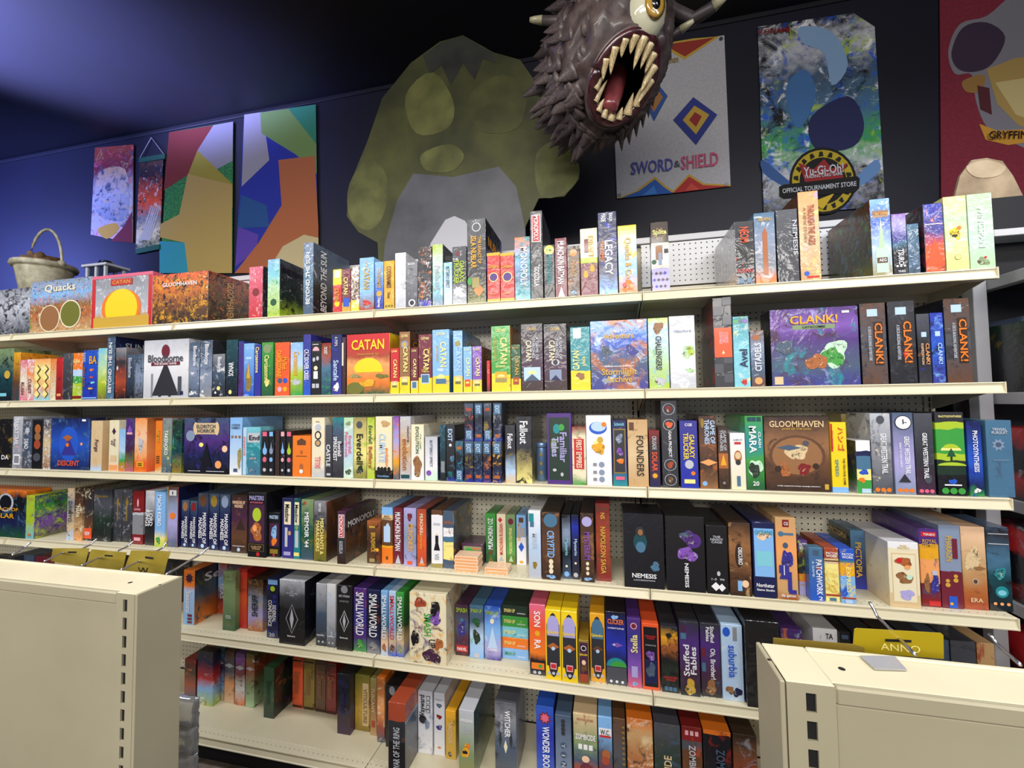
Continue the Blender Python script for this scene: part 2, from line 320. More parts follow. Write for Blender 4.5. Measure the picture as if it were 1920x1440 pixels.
def build_games():
    # neighbours must not run into each other
    for lv in range(6):
        R_ = [g for g in ITEMS if g['lv'] == lv]
        for i, a in enumerate(R_):
            for b in R_[i+1:]:
                lo, hi = (a, b) if a['X0'] < b['X0'] else (b, a)
                if lo['X1'] > hi['X0']-.0012 and abs((lo['z']+lo['H']/2)-(hi['z']+hi['H']/2)) < (lo['H']+hi['H'])/2-.002:
                    # overlap in X: if one starts behind the other, shorten the front one, else split
                    f, k = (lo, hi) if lo['Y'] <= hi['Y'] else (hi, lo)
                    ov = lo['X1']-hi['X0']
                    if ov > .012 and k['Y'] > f['Y']+.03: f['D'] = min(f['D'], k['Y']-f['Y']-.002)
                    elif ov < .06: m_ = (lo['X1']+hi['X0'])/2; lo['X1'] = m_-.0007; hi['X0'] = m_+.0007
    for n, g in enumerate(ITEMS):
        lv = g['lv']; W_ = g['X1']-g['X0']; H, D = g['H'], g['D']
        if W_ < .004: print('THIN', g['look'], W_); continue
        mf = art_mat(g['base'], g['acc'], g['wrap'], n); ms = mf if not g['side'] else art_mat(g['side'][0], g['side'][1], g['wrap'], n)
        top = g['base'].split(',')[-1].split()[0] if ',' in g['base'] else g['base'].split()[0]
        mt = art_mat(top, '', .8, n)
        bm = bmesh.new(); cbox(bm, -W_/2, W_/2, 0, D, 0, H, .0012, (1, 0, 2))
        o = fin(bm, g['name'], [mf, ms, mt]); o.location = ((g['X0']+g['X1'])/2, g['Y'], g['z']+.0003)
        g['o'] = o; tag(o, 'x', g['cat'], 'board games on the %s shelf' % OW[lv])
        def put(face, T, P):
            R, U = FACE[face]; N_ = R.cross(U); Wf = W_ if face == 'f' else D
            org = {'f': Vector((0, 0, 0)), 's': Vector((W_/2, D/2, 0)), 'w': Vector((-W_/2, D/2, 0))}[face]
            for k, p in enumerate(P):
                kd, zc, xc, a, b, c = p
                aa = min(a, xc, 1-xc)*Wf; bb = min(b*Wf if kd in 'ode' and b > 0 else abs(b)*H, (zc if kd != 'h' else 9)*H, (1-zc)*H)
                shape(o, kd, org+R*((xc-.5)*Wf)+U*(zc*H)+N_*.0006, R, U, aa, bb, c, 'printed_emblem' if kd in 'odehvb' else 'printed_panel', k)
            for t in T:
                s, od, zc, xc, ln, tk, c = t; r_, u_ = TC[od](R, U)
                L_, T_ = (ln*H, tk*Wf) if od in 'vu' else (ln*Wf, tk*H)
                text(o, s, org+R*((xc-.5)*Wf)+U*(zc*H)+N_*.0035, r_, u_, L_, T_, c)
        put('f', g['T'], g['P']); put('s', g['sT'], ()); put('w', g['wT'], ())
    # labels: own look, shelf and the neighbours on both sides
    used = {}
    for lv in range(6):
        R_ = sorted([g for g in ITEMS if g['lv'] == lv and 'o' in g], key=lambda g: (g['X0']+g['X1'])/2)
        sh = lambda g: g['look'].split(' box')[0].split(' case')[0].split(' stack')[0].split(' tin')[0]
        for i, g in enumerate(R_):
            if g['full']: lab = g['full']
            else:
                a = sh(R_[i-1]) if i else None; b = sh(R_[i+1]) if i < len(R_)-1 else None
                if a and b: tail = 'between %s and %s ones' % (a, b) if a != b else 'between two %s ones' % a
                elif b: tail = 'at left end beside %s one' % b
                else: tail = 'at right end beside %s one' % a
                row = OW[lv]+' shelf'
                lab = '%s, %s, %s' % (g['look'], row, tail)
            wds = lab.split()
            if len(wds) > 16 and a and b and not g['full']:
                lab = '%s, %s, right of %s one' % (g['look'], row, a); wds = lab.split()
            if len(wds) > 16: print('LONG', len(wds), lab)
            if lab in used: print('DUP', lab)
            used[lab] = 1; g['o']['label'] = lab
G = game
def V(s, c='white', zc=.5, ln=.8, tk=.5, xc=.5): return (s, 'v', zc, xc, ln, tk, c)
def U_(s, c='white', zc=.5, ln=.8, tk=.5, xc=.5): return (s, 'u', zc, xc, ln, tk, c)
def H_(s, c='white', zc=.8, ln=.85, tk=.12, xc=.5): return (s, 'h', zc, xc, ln, tk, c)
ico = lambda c, z=.06, n=3, r=.11: tuple(('o', z, .5+(i-(n-1)/2)*.28, r, r, c) for i in range(n))
# ---- top shelf
G(0, -70, 54, 545, 'grey box with misty relief cover', 'dgrey 0,silver .6,grey 1', 'char 14 .45;white 30 .25', D=.08)
G(0, 55, 170, 524, 'sky blue box with busy village cover', 'tan 0,copper .35,lbrown .5,sky .72,lslate 1', 'green 30 .25;orange 40 .3;navy 35 .3;cream 40 .25', T=(H_('Quacks', 'cream', .83, .5, .16),), P=(('o', .26, .33, .17, .17, 'cream'), ('o', .26, .33, .155, .155, 'lbrown'), ('o', .32, .67, .17, .17, 'cream'), ('o', .32, .67, .155, .155, 'olive')), D=.08)
G(0, 171, 284, 514, 'red box with orange sun window', 'gold 0,tan .2,silver .3,grey 1', 'white 20 .3', P=(('r', .5, .03, .035, .5, 'red'), ('r', .5, .97, .035, .5, 'red'), ('r', .97, .5, .5, .03, 'pink'), ('o', .36, .5, .33, .33, 'orange'), ('o', .36, .5, .27, .27, 'yellow'), ('r', .1, .5, .46, .1, 'gold'), ('r', .85, .5, .18, .06, 'red')), T=(H_('CATAN', 'gold', .85, .3, .07),), D=.1, wrap=1, side=('pink', ''))
G(0, 285, 389, 512, 'fiery orange box with dark ruins', 'dbrown 0,brown .25,copper .5,orange .8,fire 1', 'amber 22 .4;black 26 .42', T=(H_('GLOOMHAVEN', 'white', .78, .62, .08),), D=.3, side=('dbrown 0,brown .5,rust 1', 'black 20 .5;orange 30 .25;olive 25 .3'), sT=(V('GLOOMHAVEN', 'tan', .5, .75, .2, .45),), wrap=1)
G(0, 466, 492, 500, 'glossy red narrow box', 'red 0,pink 1', 'lpink 20 .3', D=.1, side=('char', 'grey 30 .3'), P=(('o', .5, .5, .25, .25, 'dred'),), wrap=1)
G(0, 501, 524, 486, 'green box with pale blue top', 'lime 0,lgreen .5,aqua .75,sky 1', 'white 25 .25;green 30 .3', side=('lime 0,forest .35,char .8,dgrey 1', 'black 18 .4;white 16 .18'), sT=(H_('BETWEEN', 'black', .82, .9, .09),), P=(('o', .25, .5, .25, .25, 'dgreen'),), D=.28)
G(0, 568, 587, 455, 'slate blue tallest left box', 'slate 0,steel .5,lslate 1', 'night 12 .3', T=(U_('BEYOND THE SUN', 'white', .5, .72, .4),), side=('black 0,night .4,slate 1', 'char 14 .4;silver 9 .14'), sT=(U_('BEYOND THE SUN', 'white', .5, .85, .16, .25),), D=.3)
G(0, 624, 640, 505, 'red box with yellow top', 'red 0,red .62,yellow .63|', 'orange 30 .2', P=(('r', .88, .5, .3, .08, 'white'), ('o', .2, .5, .3, .3, 'yellow')), T=(V('CATAN', 'gold', .4, .3, .5),))
G(0, 641, 657, 504, 'maroon box with gold foot', 'gold 0,maroon .22|', 'brown 30 .3', T=(V('CATAN', 'lyellow', .6, .4, .5),), P=(('r', .22, .5, .34, .1, 'blue'),))
G(0, 658, 673, 500, 'brown box with white sprinkles', 'yellow 0,brown .25|', 'white 40 .45;gold 45 .3', wrap=1)
G(0, 674, 701, 483, 'sky blue box with gold name', 'rust 0,lslate .2,sky .35,sky 1', 'aqua 20 .25', T=(V('CATAN', 'gold', .6, .4, .4), V('CATAN', 'gold', .88, .12, .2)), D=.3, P=(('b', .14, .5, .4, .06, 'red'),))
G(0, 703, 719, 491, 'bright blue box with yellow splash', 'indigo 0,blue .3,sky 1', '', T=(V('CODENAMES', 'gold', .66, .42, .45), V('Disney', 'white', .14, .2, .4)), P=(('e', .33, .5, .42, .42, 'gold'),))
G(0, 720, 739, 489, 'amber box with dark letters', 'gold 0,amber 1', 'yellow 20 .3', T=(V('CODENAMES', 'brown', .66, .45, .45), V('Duet', 'brown', .28, .12, .3)), P=ico('olive', .06))
G(0, 741, 761, 474, 'silver white plain box', 'silver 0,white 1', 'grey 12 .2', wrap=1)
G(0, 762, 783, 491, 'charcoal box with white emblem', 'dgrey 0,grey 1', 'char 20 .3', T=(H_('BLACK', 'white', .95, .6, .04),), P=(('o', .1, .5, .3, .3, 'white'), ('o', .1, .5, .2, .2, 'char')))
G(0, 784, 809, 462, 'black box streaked with orange', 'royal 0,char .1|', 'orange 30 .28;white 18 .3;dgrey 20 .4', wrap=1)
G(0, 811, 831, 458, 'pale mint box with leaf top', 'lslate 0,aqua .3,mint .75,lime 1', 'white 14 .35;sage 30 .25', T=(V('Pearlbrook', 'silver', .45, .4, .5),), side=('char', ''), D=.26)
G(0, 832, 848, 492, 'pale blue small box', 'mint 0,lblue .5,aqua 1', 'white 18 .35', T=(V('BUTTERFLY EFFECT', 'slate', .65, .5, .4),))
G(0, 849, 875, 462, 'dark box with lime letters', 'silver 0,char .4,dgrey 1', 'white 16 .25', T=(V('GALAXY\nTRUCKER', 'lime', .56, .42, .75),), P=(('o', .88, .4, .16, .16, 'maroon'), ('e', .22, .4, .4, .4, 'white')), wrap=1)  # pale foot is white glare painted into the colours
G(0, 877, 912, 410, 'tall black box with yellow letters', 'olive 0,char .3,dgrey 1', 'forest 14 .3', T=(V('ISLA NUBLAR', 'amber', .6, .38, .3, .35), V('THE LEGACY OF', 'amber', .62, .32, .16, .68)), P=(('o', .9, .5, .24, .24, 'silver'), ('o', .9, .5, .19, .19, 'dgrey'), ('d', .15, .6, .28, .34, 'orange'), ('o', .26, .12, .14, .2, 'green'), ('r', .24, .45, .2, .06, 'khaki')), side=('navy 0,black .5,night 1', 'blue 9 .3'), sT=(H_('NUBLAR', 'amber', .75, .8, .12),), D=.3)
for a, b_ in ((914, 938), (939, 965)):
    G(0, a, b_, 474, 'red and gold patterned box, purple coin' if a == 914 else 'red gold twin box, purple coin', 'red', 'fire 60 .35', P=(('r', .97, .5, .5, .03, 'amber'), ('r', .03, .5, .5, .03, 'amber'), ('o', .5, .5, .36, .36, 'lyellow'), ('o', .5, .5, .3, .3, 'purple')), T=(H_('Orleans', 'gold', .72, .8, .08), H_('Reiner', 'gold', .16, .5, .03)))
G(0, 966, 995, 444, 'teal box with white spine letters', 'aqua 0,steel .3,sky .7,orange 1', 'teal 20 .5;navy 16 .2;orange 14 .2', T=(V('MONOPOLY', 'white', .52, .62, .45, .6),))
G(0, 996, 1019, 395, 'tall black box with red label', 'black 0,char 1', 'dgrey 12 .3', P=(('r', .8, .5, .36, .155, 'white'), ('r', .8, .5, .3, .148, 'red'), ('b', .5, .5, .42, .06, 'grey')), T=(V('MONOPOLY', 'white', .8, .28, .4), V('GODZILLA', 'white', .25, .22, .42)), D=.28)
G(0, 1021, 1041, 459, 'black box with yellow cap', 'black', 'dteal 20 .3', P=(('o', .9, .5, .46, .46, 'yellow'),), T=(V('MUNCHKIN', 'teal', .55, .55, .5), ('RM', 'h', .9, .5, .5, .05, 'green')))
G(0, 1042, 1064, 446, 'maroon box with white spine lettering', 'maroon', 'dred 14 .3', T=(V('MUNCHKIN BATMAN', 'white', .58, .72, .55),), P=(('v', .1, .5, .28, .09, 'silver'),))
G(0, 1065, 1088, 461, 'brown box with amber orb', 'dbrown 0,brown .5,dbrown 1', 'copper 16 .3', P=(('o', .86, .5, .3, .3, 'orange'), ('b', .08, .5, .3, .04, 'sky')), T=(V('Paladins', 'tan', .55, .32, .35),))
G(0, 1090, 1122, 428, 'cream box with maroon foot', 'maroon 0,lime .48,cream .56|', 'plum 20 .1', P=(('o', .3, .3, .14, .14, 'amber'), ('o', .34, .3, .12, .12, 'amber'), ('o', .38, .68, .14, .14, 'amber'), ('o', .42, .68, .12, .12, 'amber'), ('r', .74, .35, .12, .1, 'maroon')), T=(V('DRAFT', 'gold', .72, .32, .3, .62),))
G(0, 1124, 1159, 397, 'tall navy box with white lettering', 'sky 0,navy .25,navy 1', 'slate 14 .25;royal 20 .3', T=(V('LEGACY', 'white', .44, .42, .42, .55), V('PANDEMIC', 'orange', .52, .24, .22, .2), V('MADE', 'white', .93, .1, .3, .3), V('SEASON', 'white', .93, .1, .2, .7)), P=(('o', .03, .2, .08, .1, 'white'),), D=.28)
G(0, 1161, 1196, 422, 'blue and yellow box, orange base', 'orange 0,sky .3,lblue .7,yellow 1', 'yellow 7 .35', T=(V('Quacks & Co.', 'gold', .5, .62, .4),), P=(('b', .1, .5, .45, .1, 'orange'), ('o', .12, .3, .12, .12, 'red'), ('o', .1, .7, .12, .12, 'tan')))
G(0, 1223, 1256, 416, 'tiled pattern box standing alone', 'black 0,white .32,dbrown .66|', '', D=.05, P=(('r', .84, .5, .47, .15, 'dbrown'), ('e', .83, .5, .38, .38, 'gold'), ('e', .83, .5, .34, .34, 'dbrown'), ('r', .675, .5, .5, .018, 'cream'), ('r', .355, .5, .5, .014, 'cream'), ('r', .55, .45, .2, .1, 'lbrown'), ('r', .57, .85, .12, .03, 'char'), ('o', .42, .15, .14, .14, 'dgreen'), ('r', .46, .5, .1, .09, 'lslate'), ('r', .16, .5, .5, .16, 'lav')) + tuple(('d', .06+.095*j, .02+.24*i+(.12 if j % 2 else 0), .1, .1, ('plum', 'royal', 'night', 'plum')[(i+j) % 4]) for j in range(3) for i in range(4 if j % 2 else 5) if .02+.24*i+(.12 if j % 2 else 0) < .95), T=(H_('Splita', 'lyellow', .84, .8, .09),))
G(0, 1381, 1416, 414, 'black box with red flames', 'slate 0,night .12,night .7,char 1', 'fire 26 .14', T=(V('NEOM', 'fire', .78, .24, .5), H_('RISING', 'red', .22, .8, .06)), side=('tan 0,grey .3,grey 1', 'white 40 .3;char 30 .3'), P=(('r', .07, .3, .12, .04, 'steel'), ('r', .07, .7, .12, .04, 'steel')), D=.3, wrap=1)
G(0, 1418, 1457, 398, 'slate box with orange obelisk', 'orange 0,grey .2,lslate .7,steel 1', 'white 12 .25', P=(('r', .42, .5, .12, .3, 'copper'), ('v', .75, .5, .12, .04, 'copper')), T=(H_('TEKHENU', 'gold', .9, .7, .05),), D=.28)
G(0, 1460, 1500, 392, 'charcoal box in wrinkled shiny wrap', 'char 0,dgrey 1', 'white 22 .22', T=(V('NEMESIS', 'silver', .6, .5, .22, .85),), wrap=1, D=.28)
G(0, 1502, 1541, 358, 'tall golden tan box', 'tan 0,sand .5,lorange 1', 'lyellow 16 .3;lav 12 .2', T=(V('THROUGH THE AGES', 'rust', .62, .45, .4, .6), V('A NEW STORY', 'lbrown', .62, .4, .14, .3)), side=('brown', 'dbrown 12 .5'), P=(('o', .08, .3, .13, .13, 'blue'), ('r', .04, .6, .3, .012, 'red')), D=.28)
G(0, 1637, 1675, 372, 'sky blue box with pale tower', 'khaki 0,lblue .35,blue .7,sky 1', 'white 14 .3', P=(('v', .42, .5, .26, .34, 'lgreen'), ('r', .2, .5, .3, .16, 'mint'), ('r', .8, .5, .38, .045, 'lbrown'), ('r', .2, .5, .26, .035, 'brown')), T=(H_('TINY TOWNS', 'amber', .8, .66, .05), H_('AEG', 'white', .2, .36, .04)), side=('olive 0,forest .3,brown 1', 'dbrown 16 .4;steel 9 .3;green 20 .25;rust 26 .15'), D=.31)
G(0, 1677, 1704, 400, 'lilac box with blue wave', 'night 0,night .4,steel .5,indigo .6,lav .85,violet 1', 'white 14 .15', T=(V('TSURO', 'white', .28, .26, .4), H_('TSURO', 'white', .05, .5, .03)), P=(('o', .14, .25, .09, .09, 'white'), ('o', .14, .5, .09, .09, 'white'), ('o', .14, .75, .09, .09, 'white')))
G(0, 1705, 1727, 419, 'small slate box', 'slate 0,steel 1', 'dteal 20 .35;lblue 24 .2', wrap=1)
G(0, 1737, 1774, 381, 'blue box with orange flame', 'fire 0,fire .35,indigo .6,royal 1', 'char 16 .3;orange 12 .2', P=(('v', .3, .5, .45, .2, 'fire'), ('r', .7, .5, .46, .006, 'white')), side=('black 0,char 1', 'maroon 12 .3'), D=.28)
G(0, 1776, 1819, 367, 'pale yellow box with songbird', 'lyellow 0,lgreen .7,lyellow 1', 'mint 9 .3', P=(('b', .5, .45, .3, .1, 'yellow'), ('r', .47, .42, .12, .015, 'black'), ('o', .57, .62, .1, .1, 'orange'), ('o', .18, .5, .14, .14, 'khaki'), ('o', .18, .5, .12, .12, 'lyellow')), wrap=1)
G(0, 1821, 1868, 362, 'mint green box with white lettering', 'lgreen 0,mint .4,lgreen 1', 'white 8 .2', T=(V('WINGSPAN', 'white', .56, .55, .26),), P=(('b', .1, .5, .3, .07, 'sage'), ('o', .15, .6, .06, .06, 'red')), wrap=1)
# ---- second shelf
G(1, -12, 22, 654, 'dark green box with gold crest', 'night 0,dteal .5,sage 1', 'black 14 .4', P=(('o', .5, .7, .16, .16, 'gold'), ('r', .12, .5, .2, .03, 'aqua')))
G(1, 23, 35, 661, 'orange brown box', 'dteal 0,brown .4,amber 1', 'dred 30 .3')
G(1, 36, 48, 675, 'pink and white box', 'pink 0,cream .5,pink 1', 'white 40 .4', T=(V('RUSH', 'maroon', .3, .3, .5),))
G(1, 49, 61, 674, 'coral box with white panel', 'pink 0,cream .3,orange .7,lpink 1', 'white 30 .4', T=(V('CUBIST', 'maroon', .35, .35, .5),))
G(1, 62, 92, 673, 'cream box with brown lattice', 'aqua 0,lorange .3,lyellow .7,lorange 1', 'white 18 .3', P=tuple(('d', .15+.2*j, .25+.5*i, .2, .2, 'brown') for j in range(4) for i in range(2)) + tuple(('d', .15+.2*j, .25+.5*i, .17, .17, 'lyellow') for j in range(4) for i in range(2)))
G(1, 93, 103, 673, 'cream orange thin box', 'cream 0,sand .5,orange 1', 'rust 40 .3')
G(1, 104, 116, 671, 'crimson box', 'dred 0,red 1', 'dred 20 .2', P=(('o', .5, .5, .2, .2, 'maroon'), ('r', .12, .5, .3, .03, 'lorange')))
G(1, 117, 133, 663, 'charcoal worn box', 'char 0,dgrey 1', 'grey 20 .3;maroon 26 .15')
G(1, 135, 152, 662, 'orange box, green lower half', 'lime 0,green .35,lblue .5,orange .64|', 'white 30 .3', T=(H_('NARA', 'lyellow', .82, .7, .08),), P=(('r', .05, .5, .5, .03, 'dred'),))
G(1, 154, 181, 657, 'royal blue box with yellow letters', 'royal 0,blue 1', 'navy 14 .25', T=(V('BARREL', 'silver', .85, .2, .25, .1), H_('BA', 'amber', .8, .5, .16, .72), V('FISH BOX', 'lbrown', .45, .4, .2, .1)), P=(('b', .6, .6, .2, .03, 'orange'), ('b', .45, .6, .18, .03, 'red'), ('b', .22, .55, .2, .03, 'amber'), ('b', .34, .7, .16, .03, 'aqua'), ('r', .03, .5, .5, .012, 'sky')))
G(1, 182, 198, 653, 'pale green and blue box', 'olive 0,lime .35,lgreen .6,aqua 1', 'lyellow 14 .3')
G(1, 199, 213, 631, 'tall steel blue box', 'steel 0,slate 1', 'lslate 20 .3', T=(U_('BEYOND THE SUN', 'white', .5, .8, .45),), side=('night 0,navy 1', 'slate 12 .3'), sT=(H_('SUN', 'silver', .85, .5, .12),), D=.25)
G(1, 215, 234, 652, 'dark box with red demon glow', 'black 0,rust .35,char .7,grey 1', 'fire 26 .25', P=(('o', .6, .2, .1, .16, 'silver'),))
G(1, 236, 251, 665, 'navy grey box with upright name', 'night 0,slate 1', 'dgrey 18 .3', T=(V('Bloodborne', 'silver', .7, .45, .45),))
G(1, 252, 266, 664, 'pale slate box', 'dgrey 0,lslate .5,slate 1', 'char 20 .35')
G(1, 268, 352, 637, 'white box with dark hooded shape', 'silver 0,white .6,silver 1', 'grey 12 .12', T=(H_('Bloodborne', 'dgrey', .68, .78, .13), H_('THE BOARD GAME', 'white', .585, .5, .035)), P=(('v', .34, .5, .3, .3, 'char'), ('r', .12, .38, .03, .1, 'char'), ('r', .12, .6, .03, .1, 'char'), ('r', .22, .2, .02, .2, 'grey'), ('r', .2, .82, .04, .16, 'dgrey'), ('r', .585, .5, .32, .03, 'maroon'), ('o', .8, .5, .09, .12, 'maroon'), ('r', .08, .87, .03, .03, 'navy')), D=.07, wrap=.5)
for k, (a, b_, t) in enumerate(((354, 373, 642), (374, 397, 638), (398, 421, 664))):
    G(1, a, b_, t, ('misty slate box', 'tall slate grey box', 'short slate box, small moon')[k], ('slate 0,lslate .5,slate 1', 'grey 0,lslate .4,slate 1', 'night 0,slate .6,grey 1')[k], 'white 12 .25;char 20 .3', T=(V('Bloodborne', 'white', .75, .36, .35, .6),), P=(('o', .1, .25, .08, .08, 'white'),)+((('o', .2, .5, .14, .14, 'lyellow'),) if k == 2 else ()), side=('char', ''), D=.24)
G(1, 423, 444, 637, 'dark teal box, white curly name', 'night 0,dteal 1', 'slate 14 .3', T=(U_('SONAR', 'white', .48, .24, .45),), P=(('o', .08, .4, .14, .16, 'lyellow'),))
G(1, 446, 455, 640, 'deep purple thin box', 'purple 0,indigo 1', 'plum 20 .4')
G(1, 456, 475, 644, 'bright blue box, gold castle', 'blue 0,sky 1', 'lblue 12 .2', P=(('b', .3, .5, .36, .26, 'dgold'), ('r', .72, .5, .28, .02, 'lblue'), ('v', .5, .5, .18, .16, 'gold')))
G(1, 477, 488, 646, 'violet blue box', 'indigo 0,royal .5,indigo 1', '', T=(V('Carcassonne', 'lyellow', .7, .5, .6),))
G(1, 490, 511, 642, 'green box with yellow letters', 'dgreen 0,green 1', 'lime 14 .2', T=(V('Carcassonne', 'lyellow', .5, .52, .42),), P=(('o', .88, .5, .36, .36, 'sage'), ('b', .25, .5, .3, .08, 'lyellow')))
G(1, 515, 542, 642, 'orange red box with two faces', 'fire 0,fire 1', 'orange 14 .3', T=(V('My First\nCARCASSONNE', 'amber', .6, .5, .72),), P=(('o', .28, .35, .16, .16, 'slate'), ('o', .28, .72, .16, .16, 'blue'), ('o', .12, .35, .15, .15, 'lpink'), ('o', .12, .72, .15, .15, 'amber')))
G(1, 544, 567, 642, 'sky blue and grass green box', 'green 0,lime .4,lblue .6,sky 1', 'white 12 .2', T=(V('Carcassonne', 'amber', .6, .45, .45),), P=(('b', .25, .5, .36, .08, 'silver'),))
G(1, 568, 582, 627, 'tall blue box, white block letters', 'blue 0,indigo 1', 'orange 22 .18', T=(V('CROSSOVER CRISIS', 'white', .5, .5, .7), V('CN', 'black', .68, .1, .4)), D=.28, side=('indigo', ''))
G(1, 583, 601, 640, 'black box with white icons', 'black', 'char 20 .3', P=(('h', .82, .5, .34, .08, 'lpink'), ('o', .66, .3, .14, .2, 'silver'), ('o', .68, .68, .14, .2, 'silver'), ('o', .5, .5, .2, .2, 'cream'), ('r', .37, .5, .22, .07, 'white'), ('r', .17, .3, .16, .04, 'silver'), ('r', .17, .7, .16, .04, 'silver'), ('r', .94, .5, .3, .006, 'white')))
G(1, 602, 620, 643, 'teal box with red cap', 'dteal 0,steel .5,rust .8,dred 1', 'green 20 .3;char 16 .3', T=(V('TICKET', 'white', .85, .15, .6),))
G(1, 621, 640, 627, 'indigo box with pale gothic name', 'indigo 0,navy 1', 'royal 18 .3', T=(V('Santafe', 'lblue', .4, .34, .5), V('4 PIPS', 'silver', .88, .16, .3)), P=(('b', .12, .5, .36, .09, 'white'),))
G(1, 641, 648, 632, 'dark brown thin box', 'dbrown 0,plum 1', 'cream 20 .1', P=(('r', .7, .2, .2, .2, 'cream'),))
G(1, 650, 731, 626, 'large red box with yellow sunset', 'dgreen 0,orange .2,lorange .5,rust .62,red .8,red 1', 'olive 9 .12', T=(H_('CATAN', 'yellow', .82, .76, .17), H_('TRADE BUILD SETTLE', 'gold', .66, .5, .025)), P=(('h', .4, .5, .33, .2, 'yellow'), ('r', .38, .52, .32, .02, 'yellow'), ('b', .29, .82, .17, .05, 'olive'), ('b', .3, .2, .2, .04, 'khaki'), ('o', .1, .2, .28, .26, 'olive'), ('b', .18, .5, .2, .08, 'amber')), D=.28, side=('yellow 0,dred .3,dred .6,yellow 1', 'black 9 .2'))
cat_ = lambda c: 'yellow 0,%s .26|' % c
sun = (('r', .2, .5, .3, .07, 'sand'), ('h', .19, .5, .24, .05, 'lyellow'), ('r', .155, .5, .28, .02, 'olive'))
def CT(c2='lyellow', z=.55, ln=.4, tk=.42, xc=.6): return (V('CATAN', c2, z, ln, tk, xc), H_('CATAN', c2, .93, .6, .045))
G(1, 732, 748, 653, 'small red box with yellow foot', cat_('red'), '', T=CT(), P=sun)
G(1, 749, 769, 622, 'tall tan brown box with ring', cat_('lbrown'), 'brown 18 .2', T=CT(), P=sun+(('o', .79, .5, .34, .34, 'lslate'), ('o', .79, .5, .2, .2, 'gold')), D=.26, side=('brown', ''), sT=(H_('CATAN', 'gold', .8, .8, .1),))
G(1, 770, 784, 652, 'small maroon box with yellow foot', cat_('maroon'), '', T=CT(), P=(('r', .18, .5, .34, .08, 'lblue'), ('r', .18, .5, .26, .065, 'steel')))
G(1, 785, 810, 627, 'maroon box, yellow base, crest window', cat_('maroon'), '', T=CT()+(V('RIVALS FOR', 'gold', .65, .22, .14, .84), H_('SPIELE', 'gold', .38, .5, .05)), P=(('r', .24, .5, .32, .08, 'lblue'), ('r', .24, .5, .26, .065, 'steel')))
G(1, 811, 843, 618, 'wide sky blue box, yellow base', cat_('sky'), 'blue 10 .2', T=(V('CATAN', 'lyellow', .6, .4, .36, .66), H_('CATAN', 'lyellow', .93, .5, .045), V('SEAFARERS', 'gold', .62, .25, .12, .3)), P=(('h', .22, .5, .24, .07, 'lyellow'), ('r', .18, .5, .3, .04, 'steel'), ('b', .36, .5, .24, .04, 'lblue')), side=('steel 0,sky 1', ''), D=.28)
G(1, 850, 868, 620, 'tall sky blue box with round seal', cat_('sky'), '', T=CT('lblue'), P=sun+(('o', .79, .5, .28, .28, 'khaki'),), side=('steel', ''), sT=(H_('CATAN', 'khaki', .8, .7, .1),), D=.28)
G(1, 869, 885, 650, 'small sky blue box, yellow foot', cat_('sky'), '', T=CT(), P=(('r', .2, .5, .32, .08, 'fire'), ('h', .19, .5, .22, .04, 'lyellow')))
G(1, 886, 904, 649, 'violet box with yellow foot', cat_('violet'), 'lav 30 .25', T=CT(), P=sun, side=('dbrown 0,brown 1', 'dgold 12 .2'), sT=(H_('CATAN', 'gold', .8, .6, .1),), D=.27)
G(1, 913, 919, 676, 'thin red pamphlet box', 'char 0,red .3,red 1', '', D=.08)
G(1, 922, 958, 611, 'wide green box, yellow base', cat_('green'), 'dgreen 12 .25', T=(V('CATAN', 'lyellow', .62, .4, .36, .66), H_('CATAN', 'lyellow', .93, .5, .045), V('CITIES & KNIGHTS', 'gold', .64, .36, .12, .22), H_('EXPAND', 'lyellow', .38, .5, .03)), P=(('r', .22, .5, .3, .08, 'amber'), ('h', .22, .5, .2, .04, 'lyellow'), ('r', .17, .5, .3, .03, 'khaki')), side=('gold 0,copper 1', ''), D=.28)
G(1, 959, 977, 646, 'small dark green box, yellow foot', cat_('dgreen'), 'green 14 .2', T=CT('gold'), P=(('r', .22, .5, .3, .08, 'rust'), ('h', .21, .5, .2, .04, 'amber')))
for k, (a, b_) in enumerate(((978, 1019), (1021, 1064))):
    G(1, a, b_, 607, ('dark plum box, wide snow window', 'dark plum box, white horn mark')[k], 'dbrown 0,plum .3,char 1', 'dbrown 16 .3', T=(V('CATAN', 'cream', .6, .3, .26, .36), V('A GAME OF\nTHRONES', 'silver', .63, .34, .3, .66), H_('CATAN', 'gold', .92, .4, .045)), P=((('r', .25, .5, .38, .1, 'lblue'), ('h', .25, .5, .2, .05, 'lyellow'), ('v', .2, .5, .34, .05, 'slate')) if k == 0 else (('o', .42, .5, .18, .14, 'silver'), ('o', .42, .5, .1, .12, 'char'), ('r', .23, .5, .26, .08, 'lslate'), ('v', .19, .5, .22, .04, 'navy'))), D=.28)
G(1, 1071, 1108, 613, 'teal box with yellow lower third', 'yellow 0,teal .3|', '', T=(U_('CATAN', 'lyellow', .47, .3, .34, .28), U_('JUNIOR', 'lyellow', .45, .16, .2, .7)), P=(('r', .9, .35, .2, .08, 'white'), ('b', .22, .5, .25, .07, 'lbrown')), D=.28)
G(1, 1109, 1216, 600, 'square box, orange left, blue right', 'indigo 0,slate .4,blue .7,sky 1', 'copper 7 .42;lblue 12 .25', T=(H_('CALL TO', 'white', .84, .28, .04), H_('Adventure', 'gold', .77, .55, .08), H_('BRANDON SANDERSON', 'white', .33, .5, .02), H_('Stormlight\nArchive', 'gold', .2, .62, .2)), P=(('b', .55, .28, .14, .1, 'slate'), ('b', .55, .72, .14, .1, 'indigo'), ('r', .965, .88, .05, .014, 'white')), D=.07)
